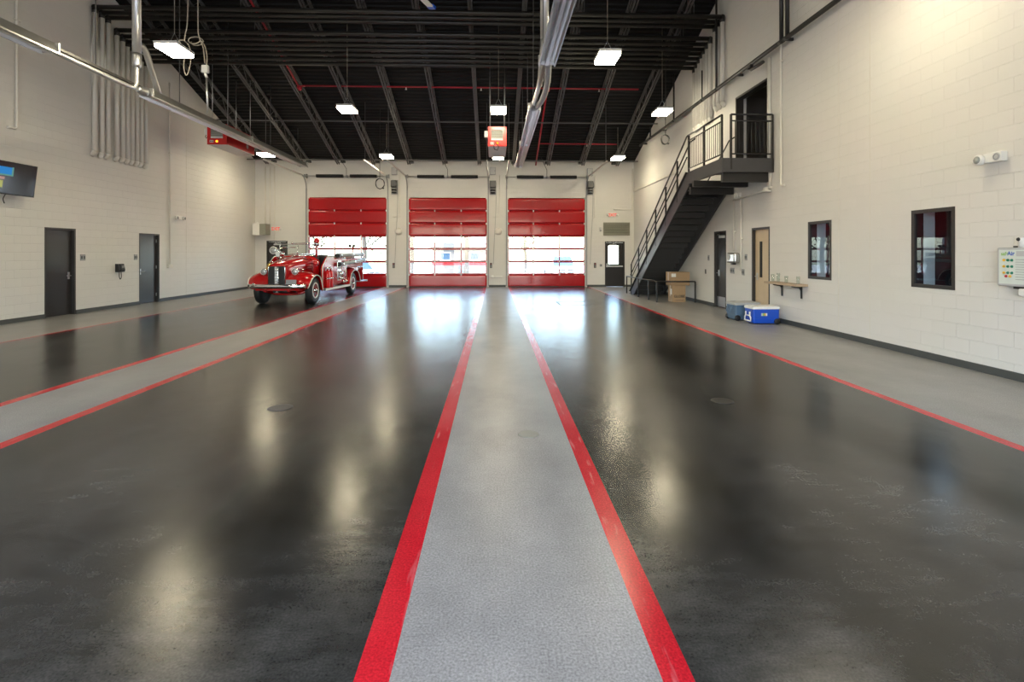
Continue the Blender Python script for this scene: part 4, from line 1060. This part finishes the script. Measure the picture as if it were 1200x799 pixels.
t = thing('hose_bib', 'white pipe with a round valve low on the pier between second and third red door', 'pipe', (-.12, YF, .50))
part(t, 'supply_pipe', MB().tube([(.03, -.05, 0), (.42, -.05, 0), (.44, -.04, 0), (.45, .001, 0)], .022, 8), M['white_plastic'])
part(t, 'valve', MB().lathe([(.02, -.10), (.07, -.10), (.07, -.08), (.03, -.06), (.03, .0)], (0, 0, 0), 'y', 16), M['white_plastic'])
conduit('wall_conduit', [(5.62, YF - .04, 3.66), (6.1, YF - .04, 3.66), (6.48, YF - .04, 3.66), (6.52, YF - .04, 3.72), (6.52, YF - .04, 5.6)], .03, 'white pipe running level above the EXIT sign into the far corner by the stairs')
t = thing('wall_strobe', 'small pale strobe on the wall left of the louver', 'strobe', (5.0, YF, 2.72))
part(t, 'plate', MB().box(-.05, .05, -.05, .001, -.10, .10, .01), M['lgrey']); part(t, 'strobe_lens', MB().box(-.03, .03, -.08, -.049, -.09, -.02, .01), M['lens'])
# floor drains and marks
def drain(x, y, r, lab, m, slots):
    t = thing('floor_drain', lab, 'drain', (x, y, 0))
    part(t, 'rim', MB().lathe([(r, 0.0005), (r + .02, .0005), (r + .018, .004), (r - .002, .004)], n=28), M[m])
    part(t, 'cover', MB().lathe([(.001, .0012), (r, .0012)], n=28), M['gap' if slots else m])
    if slots:
        for k in range(-3, 4):
            yy = k * r / 3.7; ww = math.sqrt(max(.0, r*r - yy*yy)) - .004
            part(t, 'bar', MB().box(yy - .008, yy + .008, -ww, ww, .0015, .0045), M[m])
drain(-2.24, 5.42, .105, 'round slotted floor drain in the dark bay left of the centre lane', 'dgrey', True)
drain(2.48, 5.51, .10, 'round dark floor drain in the bay toward the staircase', 'black_metal', True)
drain(.30, 4.56, .075, 'small round metal clean-out cover in the grey centre lane', 'sage', False)
t = thing('floor_hatch', 'thin dark rectangular outline in the floor before the third red door', 'hatch', (2.6, 16.3, 0))
for x0, x1, y0, y1 in ((-.55, .45, -.62, -.56), (-.55, .45, .56, .62), (-.60, -.55, -.62, .62)):
    part(t, 'edge_strip', MB().box(x0, x1, y0, y1, .0005, .004), M['dgrey'])

# ================================================================== VINTAGE FIRE TRUCK
# local frame: x across (plus = driver's side seen from the room), y from the front bumper to the tail, z up
T = thing('fire_truck', 'red vintage open-cab fire truck with chrome grille parked before the first red door', 'fire truck', (-6.64, 15.62, 0), math.radians(-1.9))
RED = M['truck_red']
def P3(*a): return Vector(a)

# wheels
def wheel(x, y, s):
    W = link('wheel', None, T, (x, y, 0))
    r, w = .42, .105
    part(W, 'tire', MB().lathe([(.25,-w*.8),(.30,-w),(.37,-w),(.405,-w*.82),(.42,-w*.5),(.42,w*.5),(.405,w*.82),(.37,w),(.30,w),(.25,w*.8)], (0,0,r), 'x', 36), M['tire'])
    o = s * .075
    part(W, 'rim_ring', MB().lathe([(.205,o-s*.01),(.215,o+s*.022),(.25,o+s*.022),(.262,o+s*.005)], (0,0,r), 'x', 32), M['white'], 'pale rim ring')
    part(W, 'wheel_disc', MB().lathe([(.001,o-s*.05),(.21,o-s*.02),(.21,o-s*.06),(.001,o-s*.07)], (0,0,r), 'x', 28), RED)
    for k in range(6):
        a = k * PI / 3 + .3
        part(W, 'spoke', MB().cyl((o-s*.02, .06*math.cos(a), r+.06*math.sin(a)), (o-s*.005, .21*math.cos(a), r+.21*math.sin(a)), .034, 8, .028), RED)
    part(W, 'hub', MB().lathe([(.085,o-s*.04),(.085,o+s*.005),(.06,o+s*.035),(.05,o+s*.06),(.001,o+s*.068)], (0,0,r), 'x', 20), M['chrome'])
for y in (.95, 4.80):
    wheel(.80, y, 1); wheel(-.80, y, -1)
    part(T, 'axle', MB().cyl((-.72, y, .42), (.72, y, .42), .05, 10), RED)
for sx in (-.36, .36):
    part(T, 'leaf_spring', MB().tube(curve_pts([(sx, .18, .44), (sx, .6, .36), (sx, .95, .345), (sx, 1.3, .36), (sx, 1.7, .46)], 6), .028, 8), M['truck_red'])
    part(T, 'frame_rail', MB().box(sx-.04, sx+.04, .14, 6.15, .44, .55, .006), RED)
part(T, 'front_crossbar', MB().tube(curve_pts([(-.62, .90, .40), (-.4, .86, .33), (0, .85, .31), (.4, .86, .33), (.62, .90, .40)]), .045, 10), RED)
part(T, 'engine_pan', MB().box(-.28, .28, .5, 1.5, .36, .60, .04), M['black'])
part(T, 'front_apron', MB().prism([(.22,.46),(.22,.66),(.50,.72),(.9,.60),(.9,.52)], lambda u, v, w: (w, u, v), -.66, .66), RED)
part(T, 'tow_hook', MB().prism([(.0,.40),(.09,.40),(.045,.46)], lambda u, v, w: (u-.045, w, v), .20, .23), M['chrome'])

# fenders
def fender(path, xi, xo, crown, sgn, trim, name='front_fender', nose=0):
    n = 12; rings = []
    m = len(path)
    for i, (y, z) in enumerate(path):
        a = Vector(path[max(0,i-1)]); b = Vector(path[min(m-1,i+1)]); d = (b - a).normalized()
        nv = Vector((d.y, -d.x))          # inward (toward the wheel)
        if nv.y > 0 and abs(nv.y) > abs(nv.x): nv = -nv
        ring = []
        taper = nose * max(0, 1 - i / (m * .35)) ** 2
        for k in range(n + 1):
            s_ = k / n; e = max(0, (s_ - .45) / .55)
            dr = crown * e ** 2.4
            ring.append(Vector((sgn * (xi + (xo - taper - xi) * (s_ if s_ < .8 else s_ - (s_-.8)**2*.6)), y + nv.x * dr, z + nv.y * dr)))
        rings.append(ring)
    # refine the path direction
    o = part(T, name, MB().loft(rings, closed=False), RED)
    md = o.modifiers.new('sub', 'SUBSURF'); md.levels = 1; md.render_levels = 2
    so = o.modifiers.new('thick', 'SOLIDIFY'); so.thickness = .018
    tr = part(o, 'fender_trim', MB().tube([r[-1] + Vector((sgn*.006, 0, 0)) for r in rings], .017, 8), M['white'] if trim else RED, 'pale edge trim')
    return o
fp = [(.20,.50),(.19,.60),(.23,.74),(.33,.88),(.48,.975),(.66,1.03),(.84,1.035),(1.02,1.0),(1.18,.925),(1.28,.82),(1.36,.69),(1.42,.55),(1.47,.42)]
rp = [(4.02,.42),(4.05,.58),(4.12,.74),(4.24,.88),(4.42,.98),(4.66,1.035),(4.90,1.035),(5.12,.985),(5.30,.89),(5.42,.76),(5.50,.62),(5.55,.48)]
for sgn in (1, -1):
    fender(fp, .24, 1.0, .13, sgn, True, nose=.10)
    fender(rp, .58, .99, .10, sgn, True, 'rear_fender')
    part(T, 'wheel_well', MB().box(*sorted((sgn*.60, sgn*.64)), 4.1, 5.5, .5, .95), M['black'])

# radiator shell, grille, bonnet
def hood_ring(y, w, z0, zt, p=.55, n=18):
    out = [P3(-w, y, z0)]
    zs = z0 + (zt - z0) * .62
    for k in range(n + 1):
        a = PI - PI * k / n
        out.append(P3(w * math.copysign(abs(math.cos(a)) ** p, math.cos(a)), y, zs + (zt - zs) * abs(math.sin(a)) ** .62))
    out.append(P3(w, y, z0))
    return out
part(T, 'bonnet', MB().loft([hood_ring(.30, .300, .60, 1.285), hood_ring(.36, .315, .60, 1.315), hood_ring(.7, .37, .62, 1.39), hood_ring(1.15, .46, .66, 1.455), hood_ring(1.62, .565, .66, 1.505)]), RED)
part(T, 'radiator_shell', MB().loft([hood_ring(.20, .262, .58, 1.235), hood_ring(.22, .29, .58, 1.27), hood_ring(.30, .306, .58, 1.292), hood_ring(.36, .312, .58, 1.30)]), RED)
gr = part(T, 'grille', MB().box(-.235, .235, .185, .205, .60, 1.20), M['gap'])
for x in [k*.019 for k in range(-12, 13)]:
    if abs(x) > .055: part(gr, 'grille_bar', MB().box(x-.003, x+.003, .175, .19, .61, 1.19), M['dgrey'])
part(gr, 'centre_column', MB().box(-.06, .06, .150, .19, .605, 1.20, .02), M['chrome'], 'bright chrome centre column')
for k in range(7): part(gr, 'column_rib', MB().box(-.05, .07, .146, .157, .66 + k*.078, .685 + k*.078, .004), M['steel'])
for x in (-.25, .25): part(gr, 'grille_edge', MB().tube([(x, .185, .59), (x, .18, 1.17), (x*.93, .185, 1.215)], .015, 8), M['chrome'])
part(T, 'bonnet_ornament', MB().tube([(0,.30,1.31),(0,.5,1.375),(0,1.15,1.475),(0,1.6,1.52)], .012, 8), M['chrome'])
for s_ in (1, -1):
    for k in range(3):
        z = .98 + k * .09
        part(T, 'bonnet_louver', MB().tube([(s_*(.395), .62, z+.0), (s_*(.47), 1.05, z+.02), (s_*.56, 1.5, z+.04)], .013, 6), M['chrome'] if k == 1 else RED)
    # lamps
    part(T, 'headlamp', MB().lathe([(.001,.18),(.05,.17),(.09,.11),(.104,.04),(.108,0),(.098,-.012)], (s_*.48, .36, 1.035), 'y', 24), M['chrome'])
    hl = part(T, 'headlamp_lens', MB().lathe([(.096,-.006),(.08,-.028),(.045,-.042),(.001,-.046)], (s_*.48, .36, 1.035), 'y', 24), M['lens'])
    part(T, 'lamp_stalk', MB().cyl((s_*.48, .42, .80), (s_*.48, .42, .94), .03, 10), M['chrome'])
    part(T, 'marker_lamp', MB().sphere((s_*.66, .52, 1.03), .028, 10), M['chrome'])
part(T, 'number_plate', MB().box(.31, .63, .10, .112, .655, .80, .006), M['grey'], 'grey number plate')
part(T, 'plate_bracket', MB().box(.44, .50, .11, .20, .62, .72), M['chrome'])
# bumper
rings = []
for k in range(17):
    f = -1 + k / 8; x = .03 + .88 * f; y = .02 + .13 * abs(f) ** 2.6
    rings.append([P3(x, y, .535), P3(x, y-.025, .555), P3(x, y-.03, .60), P3(x, y-.025, .645), P3(x, y, .665), P3(x, y+.02, .665), P3(x, y+.02, .535)])
part(T, 'bumper', MB().loft(rings), M['chrome'])
for x in (-.42, .42): part(T, 'bumper_bracket', MB().box(x-.035, x+.035, .04, .24, .55, .63), RED)
part(T, 'bumper_bolt', MB().sphere((-.62, .0, .67), .035, 10, (1,.6,1)), M['chrome'])

# cowl, cab, windscreen
part(T, 'cowl', MB().loft([hood_ring(1.60, .57, .60, 1.51), hood_ring(1.72, .66, .60, 1.53), hood_ring(1.80, .72, .60, 1.50)]), RED)
part(T, 'dashboard', MB().box(-.68, .68, 1.79, 1.86, 1.15, 1.47, .03), M['black'])
part(T, 'cab_floor', MB().box(-.86, .86, 1.55, 2.5, .48, .55), M['black'])
ws = []
zt, zb, yw = 1.90, 1.52, 1.66
fr = part(T, 'windscreen_frame', MB().tube([(-.60,yw,zb-.04), (-.60,yw+.08,zt-.03), (-.57,yw+.086,zt), (.50,yw+.086,zt), (.53,yw+.08,zt-.03), (.53,yw,zb-.04)], .014, 8), M['chrome'])
part(fr, 'centre_post', MB().tube([(0,yw,zb-.02), (0,yw+.086,zt)], .011, 8), M['chrome'])
part(fr, 'lower_rail', MB().tube([(-.60,yw+.004,zb), (.53,yw+.004,zb)], .012, 8), M['chrome'])
for a, b in ((-.585, -.012), (.012, .515)):
    part(fr, 'windscreen_pane', MB().prism([(a,zb+.01),(b,zb+.01),(b,zt-.012),(a,zt-.012)], lambda u, v, w: (u, yw + .086*(v-zb)/(zt-zb) + w, v), -.003, .003), M['glass'])
part(T, 'ladder_rail', MB().tube([(-.36, 1.2, 1.78), (-.36, 2.4, 1.80)], .02, 8).tube([(-.36,1.2,1.78),(-.36,1.2,1.50)], .015, 8), M['chrome'])
part(T, 'grab_rail', MB().tube(curve_pts([(-.20,1.72,1.93), (.3,1.74,1.94), (.52,1.75,1.93), (.60,1.8,1.82), (.61,1.85,1.5)]), .013, 8), M['chrome'])
for x in (-.20, .30): part(T, 'rail_ball', MB().sphere((x, 1.73, 1.935), .035, 12), M['chrome'])
wh = part(T, 'steering_wheel', MB().torus((0,0,0), .20, .014, 'z', 26, 8), M['black'])
wh.location = (.36, 2.02, 1.42); wh.rotation_euler = (math.radians(48), 0, 0)
part(T, 'steering_column', MB().cyl((.36, 1.85, 1.25), (.36, 2.02, 1.42), .02, 8), M['black'])
part(T, 'seat', MB().box(-.80, .78, 1.98, 2.40, .85, 1.05, .05, 3), M['leather'])
part(T, 'seat_base', MB().box(-.80, .80, 2.12, 2.50, .52, .86), M['black'])
part(T, 'seat_back', MB().box(-.80, .78, 2.25, 2.42, 1.0, 1.54, .05, 3), M['leather'])
# side panels with the sloped front edge, pale piping
for s_ in (1, -1):
    poly = [(1.50,.44),(1.50,1.14),(1.55,1.20),(1.86,1.44),(1.98,1.49),(2.60,1.49),(2.60,.44)]
    sp_ = part(T, 'side_panel', MB().prism(poly, lambda u, v, w: (w, u, v), *sorted((s_*.85, s_*.905))), M['body_red'])
    part(sp_, 'panel_piping', MB().tube([(s_*.905, u, v) for u, v in poly[:6]], .014, 8), M['white'], 'pale piping along the edge')
# body
part(T, 'pump_body', MB().box(-.90, .90, 2.56, 3.98, .50, 1.42, .03), M['body_red'])
part(T, 'hose_body', MB().box(-.66, .66, 3.98, 6.12, .55, 1.40, .03), M['body_red'])
for s_ in (1, -1):
    part(T, 'upper_side', MB().box(*sorted((s_*.64, s_*.90)), 3.95, 6.12, 1.05, 1.40, .03), M['body_red'])
    part(T, 'hose_bed_rail', MB().tube(curve_pts([(s_*.84, 2.7, 1.42), (s_*.84, 2.85, 1.52), (s_*.84, 3.3, 1.56), (s_*.84, 5.9, 1.56), (s_*.84, 6.1, 1.42)]), .018, 8), M['chrome'])
    part(T, 'running_board', MB().box(*sorted((s_*.66, s_*1.0)), 1.55, 4.06, .375, .425, .01), M['galv'])
    part(T, 'board_edge', MB().box(*sorted((s_*.995, s_*1.012)), 1.53, 4.08, .36, .435, .004), M['white'])
    part(T, 'board_skirt', MB().box(*sorted((s_*.66, s_*.70)), 1.5, 4.1, .40, .56), RED)
# pump panel on the near side: gauges, valves, caps
pp = part(T, 'pump_panel', MB().box(.90, .915, 2.98, 3.34, .62, 1.34, .004), M['steel'])
for y, z, r in ((3.08, 1.22, .055), (3.24, 1.22, .055), (3.08, 1.07, .045), (3.24, 1.07, .045)):
    g = part(pp, 'gauge', MB().lathe([(r, 0), (r, .02), (r*.85, .026), (.001, .026)], (.912, y, z), 'x', 18), M['chrome'])
    part(g, 'gauge_face', MB().lathe([(r*.8, .027), (.001, .028)], (.912, y, z), 'x', 18), M['label'])
for y, z, r in ((3.16, .86, .10), (3.05, .70, .045), (3.27, .70, .045)):
    part(pp, 'suction_cap', MB().lathe([(r*.8, 0), (r, .02), (r, .08), (r*.7, .11), (.001, .115)], (.912, y, z), 'x', 20), M['chrome'])
part(T, 'hand_wheel', MB().torus((.96, 2.88, .9), .07, .012, 'x', 20, 6), M['chrome'])
def bottle(y, x=.96):
    e = part(T, 'fire_extinguisher', MB().lathe([(.001,0),(.07,0),(.078,.02),(.078,.50),(.06,.56),(.025,.60),(.025,.63),(.001,.63)], (x, y, .43), 'z', 20), M['box_red'])
    part(e, 'valve_head', MB().lathe([(.02,.62),(.04,.64),(.04,.70),(.001,.71)], (x, y, .43), 'z', 14).cyl((x-.02, y-.08, 1.11), (x-.02, y+.06, 1.12), .014, 8), M['chrome'])
    part(e, 'band', MB().lathe([(.08,.30),(.084,.30),(.084,.35),(.08,.35)], (x, y, .43), 'z', 20), M['chrome'])
bottle(1.82); bottle(2.10)
for y in (2.75, 3.62):
    part(T, 'vertical_grab', MB().tube(curve_pts([(.91, y, .75), (.97, y, .79), (.97, y, 1.27), (.91, y, 1.31)], 5), .014, 8), M['chrome'])
part(T, 'compartment_trim', MB().tube([(.912, 3.44, .66), (.912, 3.94, .66), (.912, 3.94, 1.10), (.912, 3.44, 1.10)], .010, 6, True), M['white'])
for y in (3.55, 3.80): part(T, 'valve', MB().lathe([(.05,0),(.055,.06),(.03,.07),(.03,.10),(.001,.10)], (.905, y, .56), 'x', 16), M['chrome'])
part(T, 'gold_scroll', MB().tube(curve_pts([(.913, 3.50, .92), (.913, 3.62, .97), (.913, 3.76, .90), (.913, 3.9, .96)]), .008, 6), M['brass'])
# hard suction hoses carried along the side
for (z0, z1, x) in ((1.515, 1.55, .92), (1.20, 1.33, .99)):
    a, b = P3(x, 2.92, z0), P3(x, 6.05, z1)
    hs = part(T, 'suction_hose', MB().cyl(a, b, .066, 16), M['hose'], 'grey suction hose')
    part(hs, 'hose_mouth', MB().cyl(a - P3(0,.07,0), a + P3(0,.06,0), .078, 18), M['black'])
    for f in (.08, .52, .95):
        c = a.lerp(b, f); part(hs, 'coupling', MB().cyl(c - P3(0,.05,0), c + P3(0,.05,0), .080, 18), M['chrome'])
    for f in (.25, .8):
        c = a.lerp(b, f); part(hs, 'hose_cradle', MB().box(.86, x, c.y-.03, c.y+.03, c.z-.09, c.z-.03), M['chrome'])
part(T, 'hose_load', MB().box(-.60, .60, 3.9, 6.0, 1.38, 1.50, .04), M['cord'])
# tail
part(T, 'tailboard', MB().box(-.88, .88, 6.10, 6.78, .40, .45, .01), M['galv'])
part(T, 'tail_edge', MB().box(-.90, .90, 6.77, 6.80, .385, .465, .005), M['white'])
for s_ in (1, -1):
    part(T, 'tail_grab', MB().tube(curve_pts([(s_*.80, 6.14, 1.5), (s_*.82, 6.22, 1.6), (s_*.82, 6.24, 1.0), (s_*.80, 6.14, .9)]), .016, 8), M['chrome'])
    part(T, 'tail_lamp', MB().lathe([(.05,0),(.06,.03),(.05,.06),(.001,.07)], (s_*.8, 6.13, .75), 'y', 16), M['red_lens'])
part(T, 'tail_chrome', MB().box(.66, .90, 6.10, 6.16, .48, 1.02, .01), M['chrome'])
# beacon, spot lamps, bell
part(T, 'beacon_post', MB().cyl((.48, 2.12, .95), (.48, 2.12, 1.86), .042, 14), RED)
part(T, 'beacon_base', MB().lathe([(.05,1.84),(.085,1.86),(.095,1.94),(.085,1.96),(.05,1.96)], (.48, 2.12, 0), 'z', 20), M['chrome'])
part(T, 'beacon', MB().lathe([(.082,1.95),(.09,1.99),(.085,2.06),(.06,2.11),(.001,2.13)], (.48, 2.12, 0), 'z', 22), M['red_lens'], 'red beacon dome')
part(T, 'beacon_arm', MB().tube([(.52, 2.12, 1.86), (.66, 2.12, 1.84), (.72, 2.12, 1.90)], .012, 8).sphere((.73, 2.12, 1.92), .035, 10), M['chrome'])
part(T, 'cowl_lamp', MB().lathe([(.001,-.13),(.06,-.11),(.085,-.03),(.085,.0)], (.64, 1.62, 1.27), 'y', 20), M['red_lens'], 'red side lamp')
part(T, 'cowl_lamp_shell', MB().lathe([(.088,-.01),(.088,.03),(.05,.13),(.012,.20),(.001,.21)], (.64, 1.62, 1.27), 'y', 20), M['chrome'])
sl_ = part(T, 'spot_lamp', MB().lathe([(.125,-.09),(.13,-.05),(.11,.05),(.06,.12),(.001,.14)], (-.68, 1.50, 1.70), 'y', 24), M['chrome'])
part(sl_, 'spot_lens', MB().lathe([(.12,-.085),(.08,-.10),(.001,-.11)], (-.68, 1.50, 1.70), 'y', 24), M['lens'])
part(sl_, 'spot_stand', MB().tube([(-.66, 1.55, 1.60), (-.62, 1.60, 1.48), (-.62, 1.64, 1.30)], .022, 8), M['chrome'])
part(T, 'siren', MB().lathe([(.09,-.16),(.095,-.12),(.06,-.02),(.08,.05),(.085,.14),(.04,.18),(.001,.18)], (-.46, 1.45, 1.58), 'y', 22), M['chrome'])
part(T, 'siren_stand', MB().cyl((-.46, 1.48, 1.38), (-.46, 1.48, 1.53), .03, 10), M['chrome'])
bl = part(T, 'bell', MB().lathe([(.125,1.08),(.12,1.10),(.085,1.16),(.075,1.24),(.04,1.29),(.001,1.30)], (-.50, .78, 0), 'z', 24), M['brass'])
part(bl, 'bell_bracket', MB().tube([(-.50,.78,1.29), (-.50,.78,1.34), (-.40,.78,1.34), (-.37,.80,1.15)], .016, 8), M['chrome'])
part(T, 'rear_lamp_post', MB().cyl((.58, 5.75, 1.38), (.58, 5.75, 1.86), .022, 10), RED)
for x, y in ((.47, 5.75), (.63, 5.75)):
    part(T, 'rear_flood_lamp', MB().sphere((x, y-.02, 1.90), .062, 14), M['black'])
part(T, 'lamp_crossbar', MB().cyl((.47, 5.75, 1.85), (.63, 5.75, 1.85), .014, 8), M['black'])

# ================================================================== OUTSIDE
mb = MB()
gp = [(-70, -.06), (YN - .3, -.03), (YN - .29, -.02), (YN, -.02)]
def strip(mb, ys, x0, x1, mi):
    vs = [[mb.bm.verts.new((x, y, z)) for x in (x0, x1)] for y, z in ys]
    for a, b in zip(vs, vs[1:]):
        f = mb._f([a[0], a[1], b[1], b[0]]); f.material_index = mi
strip(mb, [(-70, -.3), (-20, -.15), (YN - .01, -.012)], -70, 70, 0)
strip(mb, [(YF - .0, -.012), (YF + 9, -.15), (YF + 17, -.55), (YF + 90, -.9)], -90, 90, 0)
struct('ground_outside', mb, [M['concrete']])
strip2 = MB(); strip(strip2, [(68, -.77), (113, -.87)], -88, 88, 0)
struct('lawn_outside', strip2, [M['grass']])

def tree(x, y, h, lab, seed, cr, n=900):
    rnd = random.Random(seed)
    t = thing('tree', lab, 'tree', (x, y, -.8), 0, 'trees outside the big doors')
    mb = MB().tube(curve_pts([(0,0,0), (.1,.05,h*.25), (-.05,.1,h*.5), (.05,0,h*.8)], 5), .17 * h / 8, 10)
    tips = []
    for k in range(11):
        a = rnd.uniform(0, 2*PI); z0 = h * rnd.uniform(.30, .7); rr = cr * rnd.uniform(.5, .95)
        e = Vector((rr*math.cos(a), rr*math.sin(a), z0 + h*rnd.uniform(.08, .28)))
        mb.tube(curve_pts([(0,0,z0-.2), (e.x*.4, e.y*.4, z0 + (e.z-z0)*.3), e], 4), .045 * h / 8, 6); tips += [e, e*.7 + Vector((0,0,z0*.3))]
    part(t, 'trunk', mb, M['bark'])
    mb = MB()
    for k in range(n):
        c = rnd.choice(tips) + Vector((rnd.gauss(0,.5), rnd.gauss(0,.5), rnd.gauss(0,.45))) * cr * .45
        u = Vector((rnd.gauss(0,1), rnd.gauss(0,1), rnd.gauss(0,1))).normalized(); v = u.orthogonal().normalized(); s = rnd.uniform(.10, .19)
        mb.quad(c - u*s, c + v*s*.5, c + u*s, c - v*s*.5)
    part(t, 'crown', mb, M['leaf'])
for x, y, h, lab, sd, cr in ((-17.5, 47, 8.5, 'tree seen through the first red door, behind the fire truck', 1, 2.6), (-13.2, 52, 9.5, 'tree seen through the first red door, toward its middle panes', 2, 3.0),
                             (-7.2, 44, 9, 'thin tree seen through the left panes of the middle red door', 3, 1.4), (-2.6, 46, 10, 'tree with a thick trunk in the right panes of the middle red door', 4, 2.2), (3.4, 58, 7, 'small tree in the left panes of the third red door', 5, 2.0), (-23, 60, 9, 'tree far outside beyond the first red door', 6, 3.0)):
    tree(x, y, h, lab, sd, cr, 500 if x > -9 else 1100)

# vehicles outside: a white pickup beyond the third door, a white car beyond the first
def vehicle(name, lab, cat, loc, rz, w, l, h, truck):
    t = thing(name, lab, cat, loc, rz)
    hw = w / 2
    def ring(y, z0, z1, k=1.0): return [P3(-hw*k, y, z0), P3(hw*k, y, z0), P3(hw*k, y, z1*.92), P3(hw*k*.93, y, z1), P3(-hw*k*.93, y, z1), P3(-hw*k, y, z1*.92)]
    hb = h * .56
    part(t, 'lower_body', MB().loft([ring(0, .35, hb*.82, .94), ring(.12, .30, hb*.92), ring(1.3, .30, hb), ring(l-.15, .30, hb), ring(l, .38, hb*.95, .96)]), M['carwhite'])
    c0, c1 = (1.25, l*.62) if truck else (1.1, l - .5)
    part(t, 'cabin', MB().loft([[P3(-hw*.92, c0, hb-.01), P3(hw*.92, c0, hb-.01), P3(hw*.92, c1, hb-.01), P3(-hw*.92, c1, hb-.01)], [P3(-hw*.74, c0+.65, h), P3(hw*.74, c0+.65, h), P3(hw*.74, c1-.3, h), P3(-hw*.74, c1-.3, h)]], smooth=False), M['carwhite'])
    wsn = part(t, 'windscreen', MB().quad_solid if False else MB().prism([(-hw*.84, .06), (hw*.84, .06), (hw*.70, .94), (-hw*.70, .94)], lambda u, v, k: (u, c0 + .65*v - .012 - k, hb + (h-hb)*v), 0, .01), M['carglass'])
    for s_ in (1, -1):
        part(t, 'side_window', MB().prism([(c0+.45, .12), (c1-.25, .12), (c1-.42, .88), (c0+.75, .88)], lambda u, v, k: (s_*(hw*(.92-.18*v)+.012+k), u, hb + (h-hb)*v), 0, .01), M['carglass'])
        part(t, 'headlight', MB().box(*sorted((s_*hw*.62, s_*hw*.90)), -.03, .06, hb*.68, hb*.84, .02), M['lens'])
        for y in (.85, l - .95):
            part(t, 'wheel', MB().lathe([(.02,-.11),(.30,-.11),(.36,-.08),(.36,.08),(.30,.11),(.02,.11)], (s_*(hw-.08), y, .36), 'x', 22), M['tire'])
    for k in range(2):
        for s_ in (1, -1):
            part(t, 'grille_slot', MB().box(*sorted((s_*.06, s_*hw*.56)), -.035, .03, hb*(.52 + .18*k), hb*(.62 + .18*k), .01), M['gap'])
    part(t, 'bumper', MB().box(-hw*.96, hw*.96, -.10, .05, .34, .50, .03), M['galv'])
vehicle('pickup_truck', 'white pickup truck parked outside, seen through the third red door', 'pickup truck', (5.55, 39.5, -.55), .05, 2.0, 5.6, 1.9, True)
vehicle('car', 'white car parked outside, seen through the first red door', 'car', (-9.9, 42.5, -.62), .9, 1.8, 4.3, 1.45, False)
# low building across the lot
t = thing('storage_building', 'low grey brick building with a red band outside the middle red door', 'building', (-3.6, 56, -.72))
part(t, 'walls', MB().box(-3.2, 3.2, 0, 6, 0, 2.9), M['brick'])
part(t, 'red_band', MB().box(-3.25, 3.25, -.05, 0, 1.0, 1.35), M['door_red'])
part(t, 'roof', MB().prism([(-3.6, 2.9), (3.6, 2.9), (3.2, 3.4), (-3.2, 3.4)], lambda u, v, w: (u, w, v), -.4, 6.4), M['roofing'])
for x in (-1.8, 1.4):
    w_ = part(t, 'window', MB().box(x-.6, x+.6, -.04, .01, 1.5, 2.4), M['carwhite']); part(w_, 'pane', MB().box(x-.52, x+.52, -.05, -.035, 1.58, 2.32), M['carglass'])
part(t, 'service_door', MB().box(-.45, .45, -.04, .01, 0, 2.1), M['dgrey'])

# ================================================================== LIGHT, SKY, CAMERA
w = bpy.data.worlds.new('sky'); S.world = w; w.use_nodes = True
nt = w.node_tree; bg = nt.nodes['Background']
sk = nt.nodes.new('ShaderNodeTexSky'); sk.sky_type = 'NISHITA'; sk.sun_disc = False
sk.sun_elevation = math.radians(56); sk.sun_rotation = math.radians(200); sk.air_density = 1.0; sk.dust_density = 1.5
nt.links.new(sk.outputs[0], bg.inputs[0]); bg.inputs[1].default_value = 1.8
sun = bpy.data.lights.new('sun', 'SUN'); sun.energy = 16; sun.angle = math.radians(.6); sun.color = (1, .95, .86)
so = bpy.data.objects.new('sun', sun); COL.objects.link(so); so.rotation_euler = (math.radians(33), 0, math.radians(-22))
for k, (a, b) in enumerate(DOORS):
    for yy, rx in ((YF + .32, -PI/2), (YN - .32, PI/2)):
        pl = bpy.data.lights.new('door_portal', 'AREA'); pl.shape = 'RECTANGLE'; pl.size = b - a; pl.size_y = DOORH; pl.cycles.is_portal = True
        po = bpy.data.objects.new('door_portal', pl); COL.objects.link(po); po.location = ((a+b)/2, yy, DOORH/2); po.rotation_euler = (rx, 0, 0)

cam = bpy.data.cameras.new('camera'); cam.sensor_width = 36; cam.lens = 18; cam.shift_y = -(399.5 - 296) / 1200; cam.clip_start = .05; cam.clip_end = 400
co = bpy.data.objects.new('camera', cam); COL.objects.link(co)
co.location = (0, 0, EYE); co.rotation_euler = (PI/2, 0, -YAW); S.camera = co

vs = S.view_settings; vs.view_transform = 'Standard'; vs.look = 'None'; vs.exposure = .12; vs.gamma = 1; vs.use_curve_mapping = False
S.display_settings.display_device = 'sRGB'
cy = S.cycles; cy.max_bounces = 10; cy.diffuse_bounces = 6; cy.glossy_bounces = 5; cy.transparent_max_bounces = 16; cy.sample_clamp_indirect = 6; cy.use_denoising = True; cy.caustics_reflective = False; cy.caustics_refractive = False
